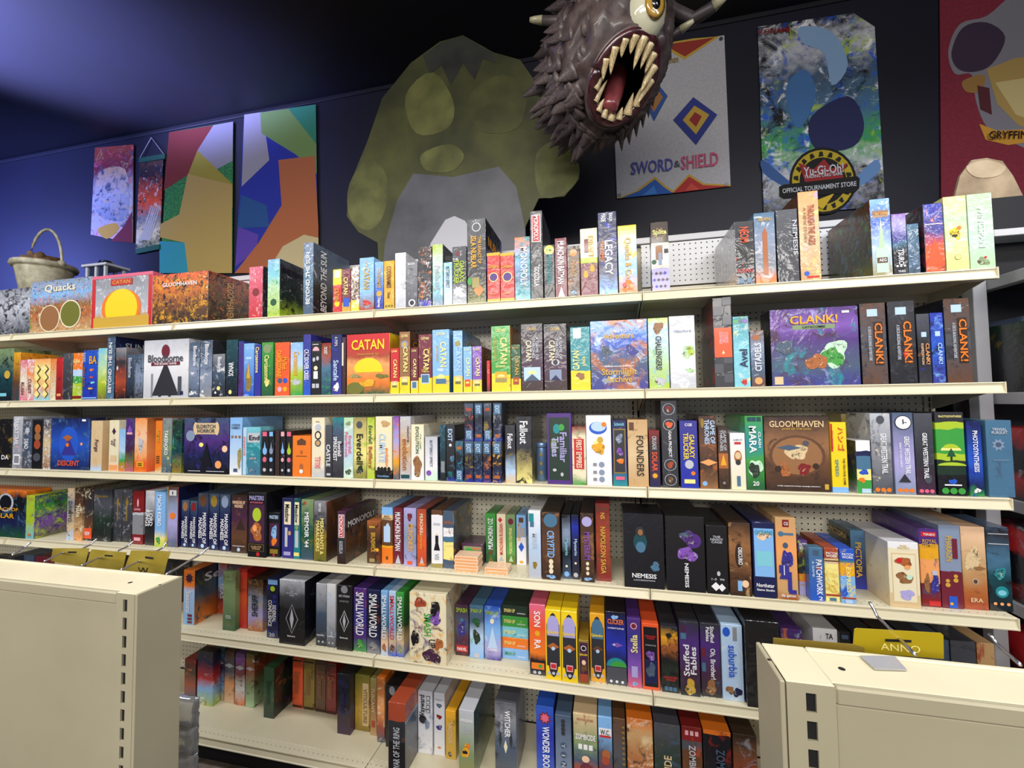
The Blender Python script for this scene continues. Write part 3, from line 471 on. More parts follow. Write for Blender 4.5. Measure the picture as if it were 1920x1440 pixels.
G(1, 1218, 1256, 596, 'green and sky box, black outlined letters', 'lime 0,lgreen .4,lblue .8,lime 1', 'sky 9 .35;green 16 .25', T=(V('CHALLENGERS!', 'black', .5, .48, .3),), P=(('b', .86, .5, .36, .1, 'lbrown'), ('b', .1, .55, .3, .08, 'silver')))
G(1, 1258, 1306, 592, 'white box with green meadow patch', 'silver 0,white .5,silver 1', 'white 9 .4', T=(H_('Viticulture', 'lslate', .79, .7, .04),), P=(('b', .5, .72, .28, .12, 'lgreen'), ('b', .5, .82, .18, .08, 'lime'), ('b', .24, .78, .22, .04, 'lgreen')), wrap=.9)
G(1, 1341, 1376, 557, 'checkered black box with red label', 'char', '', P=tuple(('r', .1+.107*j, .25+.5*((j+1) % 2), .24, .05, 'dgrey') for j in range(9))+(('r', .495, .5, .47, .165, 'fire'), ('v', .39, .5, .08, .02, 'cream')), T=(V('CHESS', 'lpink', .55, .12, .16, .7), V('A SCORE\nSCRAMBLE', 'lpink', .55, .14, .3, .45)), side=('char', 'dred 6 .45'), D=.3)
G(1, 1378, 1408, 593, 'pale teal box with curly blue name', 'aqua 0,aqua .5,teal 1', 'lyellow 14 .2;white 12 .2', T=(U_('Avel', 'navy', .4, .26, .5, .6),), P=(('o', .93, .2, .14, .14, 'green'), ('o', .93, .5, .14, .14, 'slate'), ('o', .93, .8, .14, .14, 'violet'), ('b', .07, .6, .28, .05, 'red')))
G(1, 1410, 1436, 619, 'grey blue box with portraits', 'brown 0,slate .25,lslate .7,brown 1', 'char 26 .2', T=(U_('CITADELS', 'white', .52, .5, .48),), P=(('o', .87, .4, .24, .24, 'copper'), ('o', .1, .5, .28, .28, 'lorange')))
G(1, 1448, 1615, 577, 'large purple box with green ghost swirl', 'indigo 0,slate .25,purple .6,violet .8,purple 1', 'plum 8 .35;teal 9 .25;lav 12 .2', T=(H_('CLANK!', 'amber', .85, .54, .11), H_('CATACOMBS', 'night', .755, .26, .03)), P=(('r', .755, .5, .24, .028, 'sage'), ('b', .4, .72, .2, .2, 'mint'), ('b', .36, .7, .15, .14, 'green'), ('b', .3, .52, .14, .13, 'copper'), ('b', .5, .16, .16, .1, 'slate'), ('r', .07, .08, .05, .05, 'sand'), ('r', .93, .86, .04, .015, 'white')), side=('night', ''), D=.1)
STONE = 'brown 0,dgrey .5,brown 1'
for k, (a, b_, t) in enumerate(((1618, 1667, 568), (1671, 1722, 564), (1777, 1826, 559))):
    G(1, a, b_, t, ('stone grey box, orange block letters', 'black box, orange letters, red slash', 'dark stone box with torn sticker')[k], STONE if k != 1 else 'night 0,char 1', 'char 22 .4;dgrey 16 .3', T=(V('CLANK!', 'orange', .5, .5, .3, .68), V('A DECK-BUILDING ADVENTURE', 'silver', .5, .42, .12, .34)), P=(('r', .88, .48, .2, .045, 'lblue'), ('r', .5, .68, .18, .27, 'dbrown'))+((('d', .36, .6, .1, .3, 'red'),) if k == 1 else ()), D=.28, side=('night', ''))
G(1, 1725, 1749, 588, 'dark box with copper letters', 'char 0,night .5,dgrey 1', 'copper 14 .2;royal 16 .2', T=(V('CLANK!', 'lorange', .42, .3, .3, .7), V('EXPEDITION', 'sand', .42, .3, .18, .3)), P=(('r', .7, .5, .2, .035, 'lblue'),), wrap=1)
G(1, 1751, 1775, 586, 'glowing royal blue box', 'indigo 0,blue .5,royal 1', 'sky 14 .25;night 16 .3', T=(V('CLANK!', 'lblue', .42, .3, .34, .6),), P=(('r', .7, .5, .2, .035, 'lblue'),), wrap=1)
# ---- third shelf
G(2, -45, 20, 786, 'black box with yellow glow', 'black', 'dgold 10 .25', T=(H_('DA', 'white', .22, .2, .09, .85),), D=.07)
G(2, 22, 39, 781, 'silver wrapped box with barcode', 'grey 0,silver 1', 'white 20 .3;lpink 20 .2', T=(V('DEADLY TRAIL', 'white', .7, .5, .5),), P=(('r', .17, .5, .36, .1, 'white'), ('r', .17, .5, .26, .07, 'grey')), wrap=1)
G(2, 41, 57, 786, 'dark grey box with handprint', 'dgrey 0,slate .5,dgrey 1', 'silver 20 .3', T=(V('DEAD', 'white', .5, .2, .6),), P=(('e', .77, .5, .34, .34, 'silver'),))
G(2, 59, 78, 788, 'black box with orange faces', 'black', 'black 10 .3', P=(('o', .82, .5, .3, .34, 'copper'), ('o', .66, .5, .3, .3, 'lbrown'), ('o', .5, .5, .32, .34, 'rust'), ('o', .24, .5, .36, .3, 'dgrey')))
G(2, 79, 92, 786, 'tan box with glass bottles', 'lbrown 0,sand .5,dgrey .9,grey 1', 'white 30 .4;navy 24 .25')
G(2, 94, 165, 784, 'square blue box with ember emblem', 'navy 0,blue .5,navy 1', 'steel 9 .3', T=(H_('DESCENT', 'fire', .13, .56, .1),), P=(('o', .5, .48, .26, .34, 'blue'), ('v', .45, .48, .2, .17, 'indigo'), ('o', .6, .45, .06, .06, 'rust'), ('d', .62, .45, .14, .06, 'copper'), ('o', .48, .45, .04, .04, 'orange'), ('o', .5, .82, .03, .03, 'lorange'), ('r', .955, .87, .05, .02, 'white')), D=.08, wrap=1)
G(2, 169, 190, 789, 'plain tan box, plum script', 'lblue 0,sand .15,sand 1', 'tan 16 .25', T=(V('Forge', 'plum', .5, .24, .4),), side=('tan 0,sand 1', 'tan 16 .2'), sT=(V('FORGE', 'char', .5, .26, .14, .3),), D=.29)
G(2, 203, 221, 788, 'cream box with purple gem', 'peach 0,cream .3,cream 1', 'sand 14 .25', T=(V('forge\nthe', 'plum', .56, .14, .5),), P=(('d', .78, .5, .2, .3, 'plum'), ('r', .07, .5, .4, .05, 'lorange'), ('r', .25, .5, .3, .06, 'sand')))
G(2, 222, 233, 805, 'short pale aqua box', 'orange 0,green .25,lblue .5,sky 1', 'aqua 24 .3;white 20 .2')
G(2, 234, 249, 785, 'purple box with pink ribbon', 'pink 0,olive .2,plum .4,purple 1', 'slate 22 .3', P=(('d', .78, .5, .3, .5, 'violet'), ('r', .72, .5, .34, .02, 'lpink')))
G(2, 251, 274, 784, 'salmon box with grey figure shape', 'orange 0,fire .15,lorange .3,peach .6,lorange 1', 'fire 16 .3', P=(('b', .5, .5, .28, .16, 'silver'), ('r', .14, .5, .3, .05, 'amber')), side=('fire 0,lorange .4,copper 1', 'rust 12 .3'), D=.28, T=(V('II', 'brown', .14, .05, .3),))
G(2, 290, 302, 789, 'amber box with dark marks', 'sand 0,orange .12,orange 1', 'amber 20 .25', T=(V('KEMET', 'gold', .7, .25, .4), V('IIII', 'brown', .25, .14, .5)))
G(2, 303, 320, 784, 'mossy stone box, white letters', 'slate 0,sage .5,grey 1', 'lyellow 26 .2;steel 20 .35', T=(V('TAKENOKO', 'white', .55, .45, .4),))
G(2, 322, 339, 788, 'dark jungle green box', 'dgold 0,dteal .4,forest 1', 'green 22 .3;black 18 .3', P=(('d', .6, .12, .1, .5, 'teal'),))
G(2, 344, 428, 784, 'square purple box with cream plate', 'black 0,navy .35,purple .6,slate 1', 'night 9 .4;indigo 13 .3', T=(H_('ELDRITCH\nHORROR', 'dgrey', .81, .42, .15),), P=(('r', .81, .5, .24, .1, 'sand'), ('o', .81, .26, .05, .12, 'sand'), ('o', .81, .74, .05, .12, 'sand'), ('o', .68, .15, .1, .1, 'lslate'), ('o', .17, .78, .07, .07, 'lorange'), ('o', .45, .92, .06, .06, 'peach'), ('o', .52, .4, .05, .04, 'lyellow'), ('r', .05, .5, .48, .035, 'night'), ('r', .05, .25, .14, .006, 'silver'), ('r', .05, .72, .2, .006, 'silver'), ('v', .35, .52, .12, .22, 'night')), D=.09)
G(2, 430, 453, 783, 'sky blue box with fish', 'white 0,lblue .4,sky 1', 'sky 10 .2', T=(H_('OCEANS', 'slate', .87, .7, .04), H_('NEMO', 'slate', .82, .7, .04)), P=(('o', .66, .2, .1, .1, 'lbrown'), ('o', .66, .5, .1, .1, 'lbrown'), ('o', .66, .8, .1, .1, 'lbrown'), ('b', .3, .8, .28, .2, 'khaki'), ('r', .08, .5, .16, .03, 'slate')), side=('aqua 0,steel .6,sky 1', 'khaki 7 .15'), D=.28)
G(2, 455, 487, 801, 'muted teal box, dark label', 'steel 0,teal .6,aqua 1', 'aqua 10 .3', T=(H_('End', 'black', .78, .6, .1, .68), H_('AGE OF', 'lpink', .35, .4, .04, .6), V('ENDEAVOR', 'fire', .6, .4, .1, .1)), P=(('r', .5, .1, .1, .49, 'lblue'), ('r', .78, .62, .36, .1, 'silver'), ('b', .1, .6, .2, .08, 'steel')), D=.09)
for k, (a, b_, c1, c2) in enumerate(((490, 502, 'sky', 'pink'), (503, 513, 'lslate', 'sky'), (515, 523, 'dred', 'maroon'), (525, 534, 'sky', 'lpink'), (536, 547, 'lime', 'pink'))):
    G(2, a, b_, 808, ('black box with blue and pink potion', 'black box with twin blue flasks', 'dark red thin box', 'black box with sky flask', 'black box with lime flask')[k], 'black' if k != 2 else 'dbrown', '%s 30 .12' % c2, P=(('o', .55, .5, .34, .5, c1), ('v', .66, .5, .2, .1, c1), ('o', .36, .5, .3, .36, c2), ('o', .13, .5, .24, .24, 'silver'), ('r', .93, .5, .34, .05, c2)) if k != 2 else ())
G(2, 548, 582, 817, 'short orange box with bank icon', 'orange', '', P=(('r', .82, .5, .24, .05, 'brown'), ('v', .9, .5, .28, .04, 'brown'), ('r', .5, .5, .3, .008, 'brown'), ('o', .25, .5, .1, .14, 'copper'), ('o', .13, .5, .1, .1, 'white'), ('o', .6, .5, .07, .09, 'copper')), D=.2)
G(2, 584, 608, 783, 'cream box with pink lettering', 'silver 0,cream .2,cream 1', 'white 10 .3', T=(U_('SKULL', 'pink', .25, .2, .55), H_('SKULL', 'black', .93, .3, .02)), P=(('o', .83, .5, .24, .24, 'silver'), ('o', .7, .5, .26, .3, 'char'), ('o', .7, .5, .16, .2, 'cream'), ('o', .57, .5, .24, .24, 'dgrey'), ('o', .57, .5, .16, .16, 'tan')), D=.28)
G(2, 610, 622, 797, 'charcoal box, bold white word', 'char 0,dgrey 1', '', T=(V('CASTLE', 'white', .42, .42, .6),), P=(('r', .06, .5, .3, .02, 'silver'),))
G(2, 623, 643, 783, 'slate box with teal glow top', 'char 0,dgrey .5,slate .8,teal 1', 'black 20 .3', T=(V('Everdell\nSPIRECREST', 'white', .48, .4, .75),))
G(2, 644, 662, 783, 'pale aqua box, dark shell foot', 'mint 0,lblue .5,lgreen 1', 'white 12 .3', T=(V('Everdell\nPearlbrook', 'pink', .55, .42, .7),), P=(('b', .1, .5, .34, .06, 'dgreen'), ('b', .9, .5, .3, .05, 'sage')))
G(2, 663, 687, 783, 'moss yellow box, black script', 'olive 0,lyellow .4,khaki 1', 'forest 16 .18;lime 14 .3', T=(V('Everdell', 'black', .48, .5, .5),), P=(('b', .14, .5, .32, .1, 'forest'), ('o', .88, .45, .24, .26, 'dgrey')))
G(2, 688, 702, 783, 'lime green box with rust lettering', 'lime 0,lyellow .5,lime 1', 'olive 20 .35', T=(V('Everdell', 'dgreen', .72, .3, .5), V('Bellfaire', 'rust', .35, .35, .5)))
G(2, 704, 735, 781, 'wide cream box, black silhouettes', 'black 0,cream .14|', 'lyellow 12 .2', T=(V('CLIMATE', 'lblue', .5, .46, .4, .42), V('evolution', 'orange', .35, .3, .2, .72), H_('NorthStar', 'sky', .05, .7, .03)), P=(('b', .88, .6, .3, .08, 'tan'), ('o', .16, .2, .1, .12, 'black'), ('o', .16, .4, .1, .12, 'black'), ('o', .16, .6, .1, .12, 'black'), ('o', .16, .82, .1, .12, 'black')))
G(2, 737, 748, 781, 'lilac box with orange plants', 'slate 0,amber .3,lav .6,violet 1', 'orange 22 .35')
G(2, 750, 770, 781, 'grey cream box, rust letters', 'silver 0,tan .5,silver 1', 'cream 16 .3', T=(V('evolution', 'copper', .4, .5, .5), V('nature', 'dgrey', .72, .25, .2, .8)), P=(('r', .05, .5, .4, .03, 'dteal'),))
G(2, 771, 795, 796, 'white box with lizard drawing', 'white 0,cream 1', 'lyellow 10 .2', T=(V('EVOLUTION', 'dgreen', .72, .48, .26), V('THE GAME', 'sage', .7, .3, .1, .75)), P=(('b', .25, .5, .42, .2, 'lbrown'),))
G(2, 797, 821, 819, 'short white box, grey tall letters', 'mint 0,white .3,silver 1', 'lblue 10 .2', T=(V('BUTTERFLY EFFECT', 'slate', .62, .6, .2),), P=(('o', .17, .3, .2, .2, 'violet'),), side=('slate', 'navy 9 .4'), D=.25)
G(2, 825, 836, 797, 'very dark teal box', 'black 0,dteal 1', 'steel 14 .3', P=(('r', .25, .5, .3, .1, 'grey'),))
G(2, 837, 853, 797, 'black box with blue label end', 'royal 0,black .1,char 1', 'steel 14 .2', T=(V('EXIT', 'lblue', .82, .22, .5), V('EXIT', 'teal', .12, .1, .5)), P=(('b', .4, .7, .3, .08, 'steel'), ('e', .64, .5, .2, .2, 'white')))
ek = 0
for z0, row in ((0, ((854, 869, 829), (871, 888, 829), (889, 905, 829), (906, 921, 829), (924, 941, 829))), (.1838, ((871, 888, 757), (890, 905, 757), (907, 922, 757), (925, 941, 757)))):
    for a, b_, t in row:
        cc = ['teal', 'dgold', 'steel', 'copper', 'amber', 'rust', 'slate', 'dgold', 'grey'][ek]; inv = ek in (0, 5, 7)
        nm = ['leftmost lower', 'lower gold lit', 'lower blue room', 'lower fire lit', 'lower amber glow', 'upper red', 'upper steel', 'upper gold green', 'upper grey'][ek]
        G(2, a, b_, t, nm+' box of two-tier navy boxes', 'royal 0,navy .1,night .6,slate 1', cc+' 26 .35;steel 20 .22', T=(V('EXIT', 'lblue', .16 if inv else .83, .2, .5),), H=.183 if z0 == 0 else .17, z0=z0, d=.012, D=.13 if z0 == 0 else .125, P=(('r', .16 if inv else .83, .5, .36, .13, 'steel'), ('r', .83 if inv else .14, .5, .3, .04, 'rust' if ek % 2 else 'copper'),), full=nm+' navy box of the two-tier escape game block, third shelf'); ek += 1
G(2, 948, 967, 797, 'black and sand box, white italic word', 'sand 0,lblue .2,char .5,char 1', 'dgold 14 .2', T=(V('Fallout', 'white', .72, .26, .5),), P=(('r', .72, .5, .34, .15, 'char'),), wrap=.9)
G(2, 969, 998, 781, 'tall black box with cream ruins', 'lyellow 0,khaki .3,char .55,char 1', 'black 16 .4', T=(V('Fallout', 'white', .76, .34, .52),), wrap=.9)
G(2, 1027, 1073, 775, 'wide purple box with dark panel', 'purple', '', P=(('r', .5, .5, .42, .44, 'forest'), ('o', .78, .4, .14, .2, 'teal'), ('o', .8, .6, .12, .14, 'green'), ('o', .55, .28, .12, .3, 'sage'), ('o', .2, .3, .08, .06, 'silver'), ('o', .14, .6, .06, .08, 'silver')), T=(V('Familiar\nTales', 'lav', .52, .42, .62),), D=.27)
G(2, 1074, 1100, 800, 'cream and green box, red label', 'green 0,cream .15,cream .8,dred 1', 'sage 20 .3;rust 22 .25', P=(('r', .53, .5, .36, .26, 'red'),), T=(V('FIRST EMPIRES', 'cream', .53, .48, .4),), D=.28)
G(2, 1101, 1148, 779, 'large white box, yellow figure shape', 'white', '', P=(('o', .82, .48, .36, .26, 'blue'), ('o', .84, .5, .3, .2, 'lblue'), ('o', .87, .72, .1, .1, 'orange'), ('e', .6, .48, .24, .2, 'lyellow'), ('b', .53, .5, .3, .12, 'amber'), ('o', .65, .56, .12, .13, 'gold'), ('o', .3, .6, .11, .11, 'lslate'), ('o', .19, .6, .11, .11, 'lslate'), ('o', .09, .6, .11, .11, 'lslate'), ('r', .3, .33, .07, .02, 'grey'), ('r', .19, .33, .07, .02, 'grey'), ('r', .09, .33, .07, .02, 'grey')), D=.28)
G(2, 1150, 1177, 788, 'deep blue box with gold frame', 'teal 0,indigo .3,navy 1', '', P=(('r', .53, .5, .42, .34, 'dgold'), ('r', .53, .5, .36, .32, 'char'), ('b', .72, .5, .28, .1, 'lslate'), ('b', .52, .5, .28, .08, 'violet'), ('b', .38, .55, .28, .06, 'orange'), ('r', .12, .5, .3, .025, 'pink')), T=(H_('Schmidt', 'aqua', .94, .7, .05),))
G(2, 1179, 1217, 787, 'tan wooden box, black tall letters', 'tan 0,sand .5,tan 1', 'lbrown 18 .2', T=(V('FOUNDERS', 'dbrown', .46, .6, .36, .6),), P=(('r', .9, .2, .12, .06, 'brown'),), D=.28)
G(2, 1219, 1239, 807, 'dark maroon and navy box', 'navy 0,plum .4,dbrown .7,dred 1', '', T=(V('SOLAR', 'fire', .45, .34, .5), V('CRUSADE', 'silver', .78, .24, .4)), P=(('e', .2, .5, .3, .3, 'amber'),))
G(2, 1243, 1273, 751, 'tallest charcoal box, four ringed pictures', 'char', 'dgrey 16 .25', P=tuple(q for z_, c_ in ((.9, 'dred'), (.72, 'fire'), (.26, 'rust'), (.09, 'brown')) for q in (('o', z_, .5, .38, .38, 'silver'), ('o', z_, .5, .35, .35, 'char'), ('b', z_, .5, .24, .05, c_))), T=(V('GAIA PROJECT', 'white', .5, .3, .24),), D=.28)
G(2, 1277, 1311, 789, 'royal blue box, fat yellow letters', 'royal 0,indigo 1', '', T=(V('GALAXY\nTRUCKER', 'yellow', .62, .4, .62), H_('CGE', 'white', .94, .4, .04)), P=(('o', .35, .5, .24, .26, 'silver'), ('o', .22, .7, .12, .12, 'orange'), ('r', .1, .5, .3, .03, 'lyellow')), D=.28, side=('night', ''), wrap=.3)
G(2, 1314, 1347, 780, 'umber box with fire streak', 'lbrown 0,dbrown .3,brown .6,dbrown 1', 'copper 12 .3', T=(V('GAME OF\nTHRONES', 'lblue', .78, .34, .6, .6),), P=(('d', .36, .5, .5, .2, 'lorange'), ('o', .07, .25, .14, .14, 'sky'), ('o', .9, .2, .1, .3, 'dgold')), wrap=.9, D=.28)
G(2, 1349, 1368, 800, 'dark umber box, amber city', 'dbrown 0,brown .5,dbrown 1', 'black 14 .3', T=(V('GAME OF\nTHRONES', 'silver', .78, .34, .65),), P=(('r', .45, .5, .46, .12, 'copper'), ('v', .47, .5, .3, .09, 'amber'), ('o', .1, .5, .14, .14, 'grey')))
G(2, 1372, 1400, 812, 'white box with oval portrait', 'cream 0,white 1', '', P=(('o', .58, .5, .26, .46, 'copper'), ('o', .6, .5, .2, .26, 'sand'), ('o', .48, .5, .18, .2, 'char'), ('r', .82, .5, .22, .02, 'red'), ('r', .15, .5, .12, .09, 'steel')), T=(H_('GAME OF', 'grey', .88, .6, .03),))
G(2, 1401, 1435, 780, 'emerald box with thick white word', 'dgreen 0,green .4,teal .6,green 1', '', T=(V('MARA', 'white', .68, .36, .4, .4), V('CLASH', 'white', .68, .3, .14, .78), H_('20', 'white', .09, .34, .06)), P=(('r', .955, .25, .12, .03, 'dteal'), ('r', .955, .5, .12, .03, 'dteal'), ('r', .955, .78, .12, .03, 'dteal'), ('b', .3, .5, .44, .14, 'mint'), ('b', .27, .45, .34, .12, 'forest')), D=.28)
G(2, 1437, 1559, 781, 'large square brown table-scene box', 'dbrown 0,brown .3,lbrown .6,dbrown 1', 'dbrown 9 .3', T=(H_('GLOOMHAVEN', 'sand', .9, .84, .085), H_('JAWS OF THE LION', 'gold', .83, .45, .03), H_('A fully cooperative fantasy campaign adventure', 'white', .07, .66, .02)), P=(('o', .47, .5, .44, .36, 'brown'), ('o', .47, .5, .39, .32, 'lbrown'), ('b', .52, .5, .2, .14, 'sand'), ('d', .58, .38, .2, .05, 'slate'), ('b', .3, .6, .14, .09, 'dred'), ('b', .28, .3, .1, .12, 'copper'), ('o', .64, .64, .05, .05, 'dgrey'), ('o', .34, .78, .05, .05, 'dbrown'), ('o', .3, .2, .05, .05, 'dbrown'), ('r', .07, .93, .03, .035, 'gold')), D=.09)
G(2, 1562, 1592, 792, 'bright yellow box, red characters', 'sky 0,yellow .08|', '', T=(('\u30cf\u30f3\u30b4', 'v', .76, .62, .34, .4, 'red'), V('BELLPOND', 'red', .75, .4, .12, .08), V('THE TEN-YEAR GAME', 'black', .3, .38, .14, .75), V('SPEED', 'teal', .35, .3, .2, .3)), P=(('r', .78, .06, .06, .2, 'red'),), wrap=.3)
G(2, 1608, 1636, 826, 'white topped box with dolphin', 'green 0,lyellow .25,steel .45,navy .7|,white .8', '', P=(('b', .4, .5, .34, .08, 'blue'), ('b', .25, .35, .25, .06, 'orange'), ('r', .05, .6, .3, .04, 'lblue')), side=('silver 0,dgreen .25,navy .6,char 1', 'olive 14 .4'), D=.14)
G(2, 1583, 1632, 776, 'tall olive brown rear box', 'olive 0,khaki 1', 'dgold 12 .3', T=(H_('TRAIL', 'dbrown', .84, .7, .05),), P=(('o', .84, .75, .12, .12, 'dbrown'),), d=.17, D=.12)
G(2, 1638, 1676, 775, 'grey box, tall white western letters', 'dgrey 0,grey .5,silver 1', 'cream 14 .25;dgrey 12 .3', T=(V('GREAT WESTERN TRAIL', 'white', .5, .5, .3, .6),), P=ico('orange', .05, 3, .12)+(('o', .92, .5, .2, .24, 'dgrey'),), D=.28)
G(2, 1678, 1719, 774, 'lavender box with pocket watch', 'lslate 0,lav .4,slate 1', '', T=(V('GREAT WESTERN TRAIL', 'white', .48, .46, .26, .62), V('RAILS TO THE NORTH', 'white', .48, .3, .1, .3)), P=ico('orange', .05, 3, .12)+(('o', .88, .5, .42, .42, 'char'), ('o', .88, .5, .37, .37, 'white'), ('r', .89, .5, .03, .03, 'char'), ('r', .88, .58, .1, .004, 'char'), ('v', .2, .45, .3, .05, 'char')), D=.28)
G(2, 1721, 1756, 775, 'plum charcoal box, white letters', 'plum 0,char .4,dgrey 1', 'dgrey 16 .25', T=(V('GREAT WESTERN TRAIL', 'white', .48, .56, .26),), P=ico('pink', .05, 3, .12)+(('o', .2, .6, .2, .3, 'dgrey'),), D=.28)
G(2, 1761, 1815, 773, 'bright green box with lone tree', 'black 0,forest .25,lime .42,green .5,lime .8,char .88|', '', P=(('h', .54, .5, .36, .06, 'lyellow'), ('h', .57, .5, .28, .05, 'lime'), ('r', .46, .5, .035, .09, 'forest'), ('v', .52, .5, .16, .05, 'dgreen'), ('h', .36, .5, .5, .04, 'lime'), ('b', .17, .5, .16, .04, 'blue'), ('r', .13, .5, .3, .008, 'white'))+ico('green', .06, 3, .13), T=(H_('PHOTOSYNTHESIS', 'lyellow', .95, .8, .025),), D=.27)
G(2, 1820, 1847, 790, 'blue box with green end', 'green 0,navy .12,blue .5,navy 1', 'royal 14 .3', T=(V('PHOTOSYNTHESIS', 'white', .6, .55, .35),), P=(('b', .08, .5, .3, .04, 'white'),))
G(2, 1856, 1905, 788, 'steel blue wrapped box at end', 'steel 0,steel 1', 'slate 10 .3', T=(H_('TRIVIAL\nPURSUIT', 'silver', .86, .62, .08), H_('MASTER EDITION', 'lslate', .48, .6, .02)), P=(('e', .68, .45, .26, .3, 'lslate'), ('o', .68, .45, .12, .12, 'slate')), wrap=1, D=.28)
# ---- fourth shelf
G(3, -75, 46, 918, 'huge dark blue box, yellow letters', 'dgreen 0,navy .3,night .6,night .85,orange 1', 'steel 8 .3;forest 10 .2', T=(H_('THE LEGACY OF', 'amber', .6, .6, .07, .6), H_('ISLA NUBLAR', 'amber', .46, .9, .1, .5), H_('MASTER WILSON', 'gold', .93, .6, .04)), P=(('o', .74, .7, .12, .1, 'silver'), ('o', .74, .7, .09, .08, 'night')), yb=1003, D=.12)
G(3, 47, 63, 929, 'lime box with cartoon cars', 'aqua 0,lime .4,lime 1', 'olive 18 .3;violet 20 .2', T=(('8', 'v', .1, .5, .06, .4, 'orange'), H_('TOXIC', 'gold', .93, .7, .07)), yb=1010, side=('olive 0,violet .4,green .7,slate 1', 'purple 12 .4;lime 14 .4;char 16 .3'), D=.24)
G(3, 124, 137, 915, 'clear tan box', 'lblue 0,sand .25,grey .7,sand 1', 'dbrown 26 .3', T=(V('DAIMYO', 'dgrey', .55, .4, .5),), yb=1012)
G(3, 138, 154, 915, 'brown sepia box', 'lorange 0,tan .3,brown .6,dbrown 1', 'cream 20 .3;dbrown 22 .3', T=(V('MAFIA', 'cream', .55, .22, .5),), yb=1013)
G(3, 155, 172, 916, 'black box with red sticker', 'black 0,brown .3,char .6,dbrown 1', 'cream 16 .2', P=(('r', .14, .5, .44, .1, 'fire'),), T=(H_('NEW', 'white', .14, .6, .07),), yb=1013)
G(3, 174, 208, 917, 'forest black wide box', 'black 0,forest .4,dgrey .7,char 1', 'grey 12 .25', T=(H_('MIDDLE EARTH', 'dgold', .86, .7, .04),), yb=1014, D=.29)
G(3, 210, 227, 918, 'dark grey box, gold ornament', 'char 0,dgrey 1', 'grey 20 .3', P=(('d', .75, .5, .16, .6, 'dgold'), ('r', .6, .5, .06, .2, 'dgold')), yb=1015)
G(3, 228, 245, 918, 'dark grey twin box, gold ornament', 'char 0,dgrey 1', 'silver 20 .25', P=(('d', .75, .5, .16, .6, 'dgold'), ('r', .6, .5, .06, .2, 'dgold')), yb=1016)
G(3, 247, 267, 921, 'red capped grey box', 'dred 0,grey .18,silver .55,dred .6|', 'dgrey 18 .2', P=(('o', .78, .5, .08, .3, 'lpink'), ('r', .1, .5, .3, .03, 'lpink')), T=(H_('GAMES', 'lpink', .66, .6, .04),), yb=1020)
G(3, 271, 288, 920, 'black box, white carved letters', 'char 0,black .4,silver .85,white 1', 'green 16 .12', T=(V('LORD', 'white', .5, .28, .4, .7), V('RINGS', 'white', .5, .3, .4, .3)), yb=1022)
G(3, 289, 309, 922, 'baby blue box, white word', 'lime 0,lyellow .15,sky .3,sky 1', '', T=(V('MACHI KORO', 'white', .66, .56, .42),), P=(('b', .12, .4, .3, .08, 'green'),), yb=1025)
G(3, 311, 333, 902, 'tall periwinkle box, orange edges', 'slate 0,lav .4,lslate .7,brown 1', 'orange 14 .18', P=(('r', .5, .03, .04, .5, 'gold'), ('r', .5, .97, .04, .5, 'rust'), ('r', .9, .5, .32, .045, 'white'), ('o', .52, .5, .24, .24, 'orange')), T=(H_('1', 'char', .9, .1, .05),), yb=1025, side=('navy', 'black 9 .3'), D=.29)
for k, (a, b_, t, y_) in enumerate(((339, 353, 938, 1026), (355, 368, 939, 1027), (370, 389, 925, 1029), (391, 409, 926, 1031), (411, 430, 927, 1033))):
    G(3, a, b_, t, ('small navy box, wolf brown top', 'small navy box, red top', 'navy box, dark portrait top', 'navy box, golden portrait top', 'navy box, pale blue portrait top')[k], 'navy 0,navy .6,slate 1', 'black 16 .2', T=(V('MANSIONS OF\nMADNESS', 'white', .38, .55, .75),), P=(('o', .87, .5, .34, .5, ('lbrown', 'dred', 'brown', 'dgold', 'lslate')[k]), ('o', .06, .5, .16, .16, 'lblue')), yb=y_, D=.29)
G(3, 433, 462, 928, 'brown box with castle silhouettes', 'dbrown 0,brown .3,plum .6,dbrown 1', 'copper 14 .2', T=(H_('MANSIONS OF\nMADNESS', 'peach', .84, .8, .12),), P=(('v', .5, .6, .3, .1, 'dbrown'), ('r', .12, .5, .4, .006, 'silver'), ('o', .06, .5, .1, .1, 'lblue')), yb=1036, D=.29)
G(3, 464, 498, 924, 'big black box, green mask art', 'black', '', T=(H_('MASTERS', 'lav', .92, .8, .07), H_('BATTLEGROUND', 'pink', .85, .7, .025), H_('CLASH FOR\nETERNIA', 'tan', .15, .6, .06)), P=(('r', .52, .5, .42, .3, 'plum'), ('o', .66, .5, .24, .32, 'lime'), ('b', .4, .5, .4, .16, 'copper'), ('o', .45, .4, .12, .16, 'lorange'), ('r', .15, .5, .42, .055, 'dgold'), ('r', .15, .5, .4, .05, 'black'), ('o', .05, .6, .1, .1, 'red')), yb=1044, D=.3)
G(3, 503, 524, 961, 'short black box, neon art', 'black', '', P=(('r', .5, .5, .42, .26, 'plum'), ('b', .55, .5, .36, .18, 'sky'), ('b', .35, .5, .36, .1, 'orange'), ('r', .13, .5, .36, .05, 'dgold'), ('o', .05, .5, .1, .1, 'red')), T=(H_('MASTERS', 'lblue', .9, .8, .08),), yb=1044, D=.28)
G(3, 528, 549, 934, 'indigo box with cream labels', 'indigo 0,navy 1', '', P=(('r', .75, .5, .3, .19, 'cream'), ('r', .35, .4, .12, .16, 'silver'), ('o', .42, .7, .12, .18, 'tan'), ('r', .08, .5, .3, .03, 'lav')), T=(V('Meadow', 'black', .75, .3, .4),), yb=1046, D=.29)
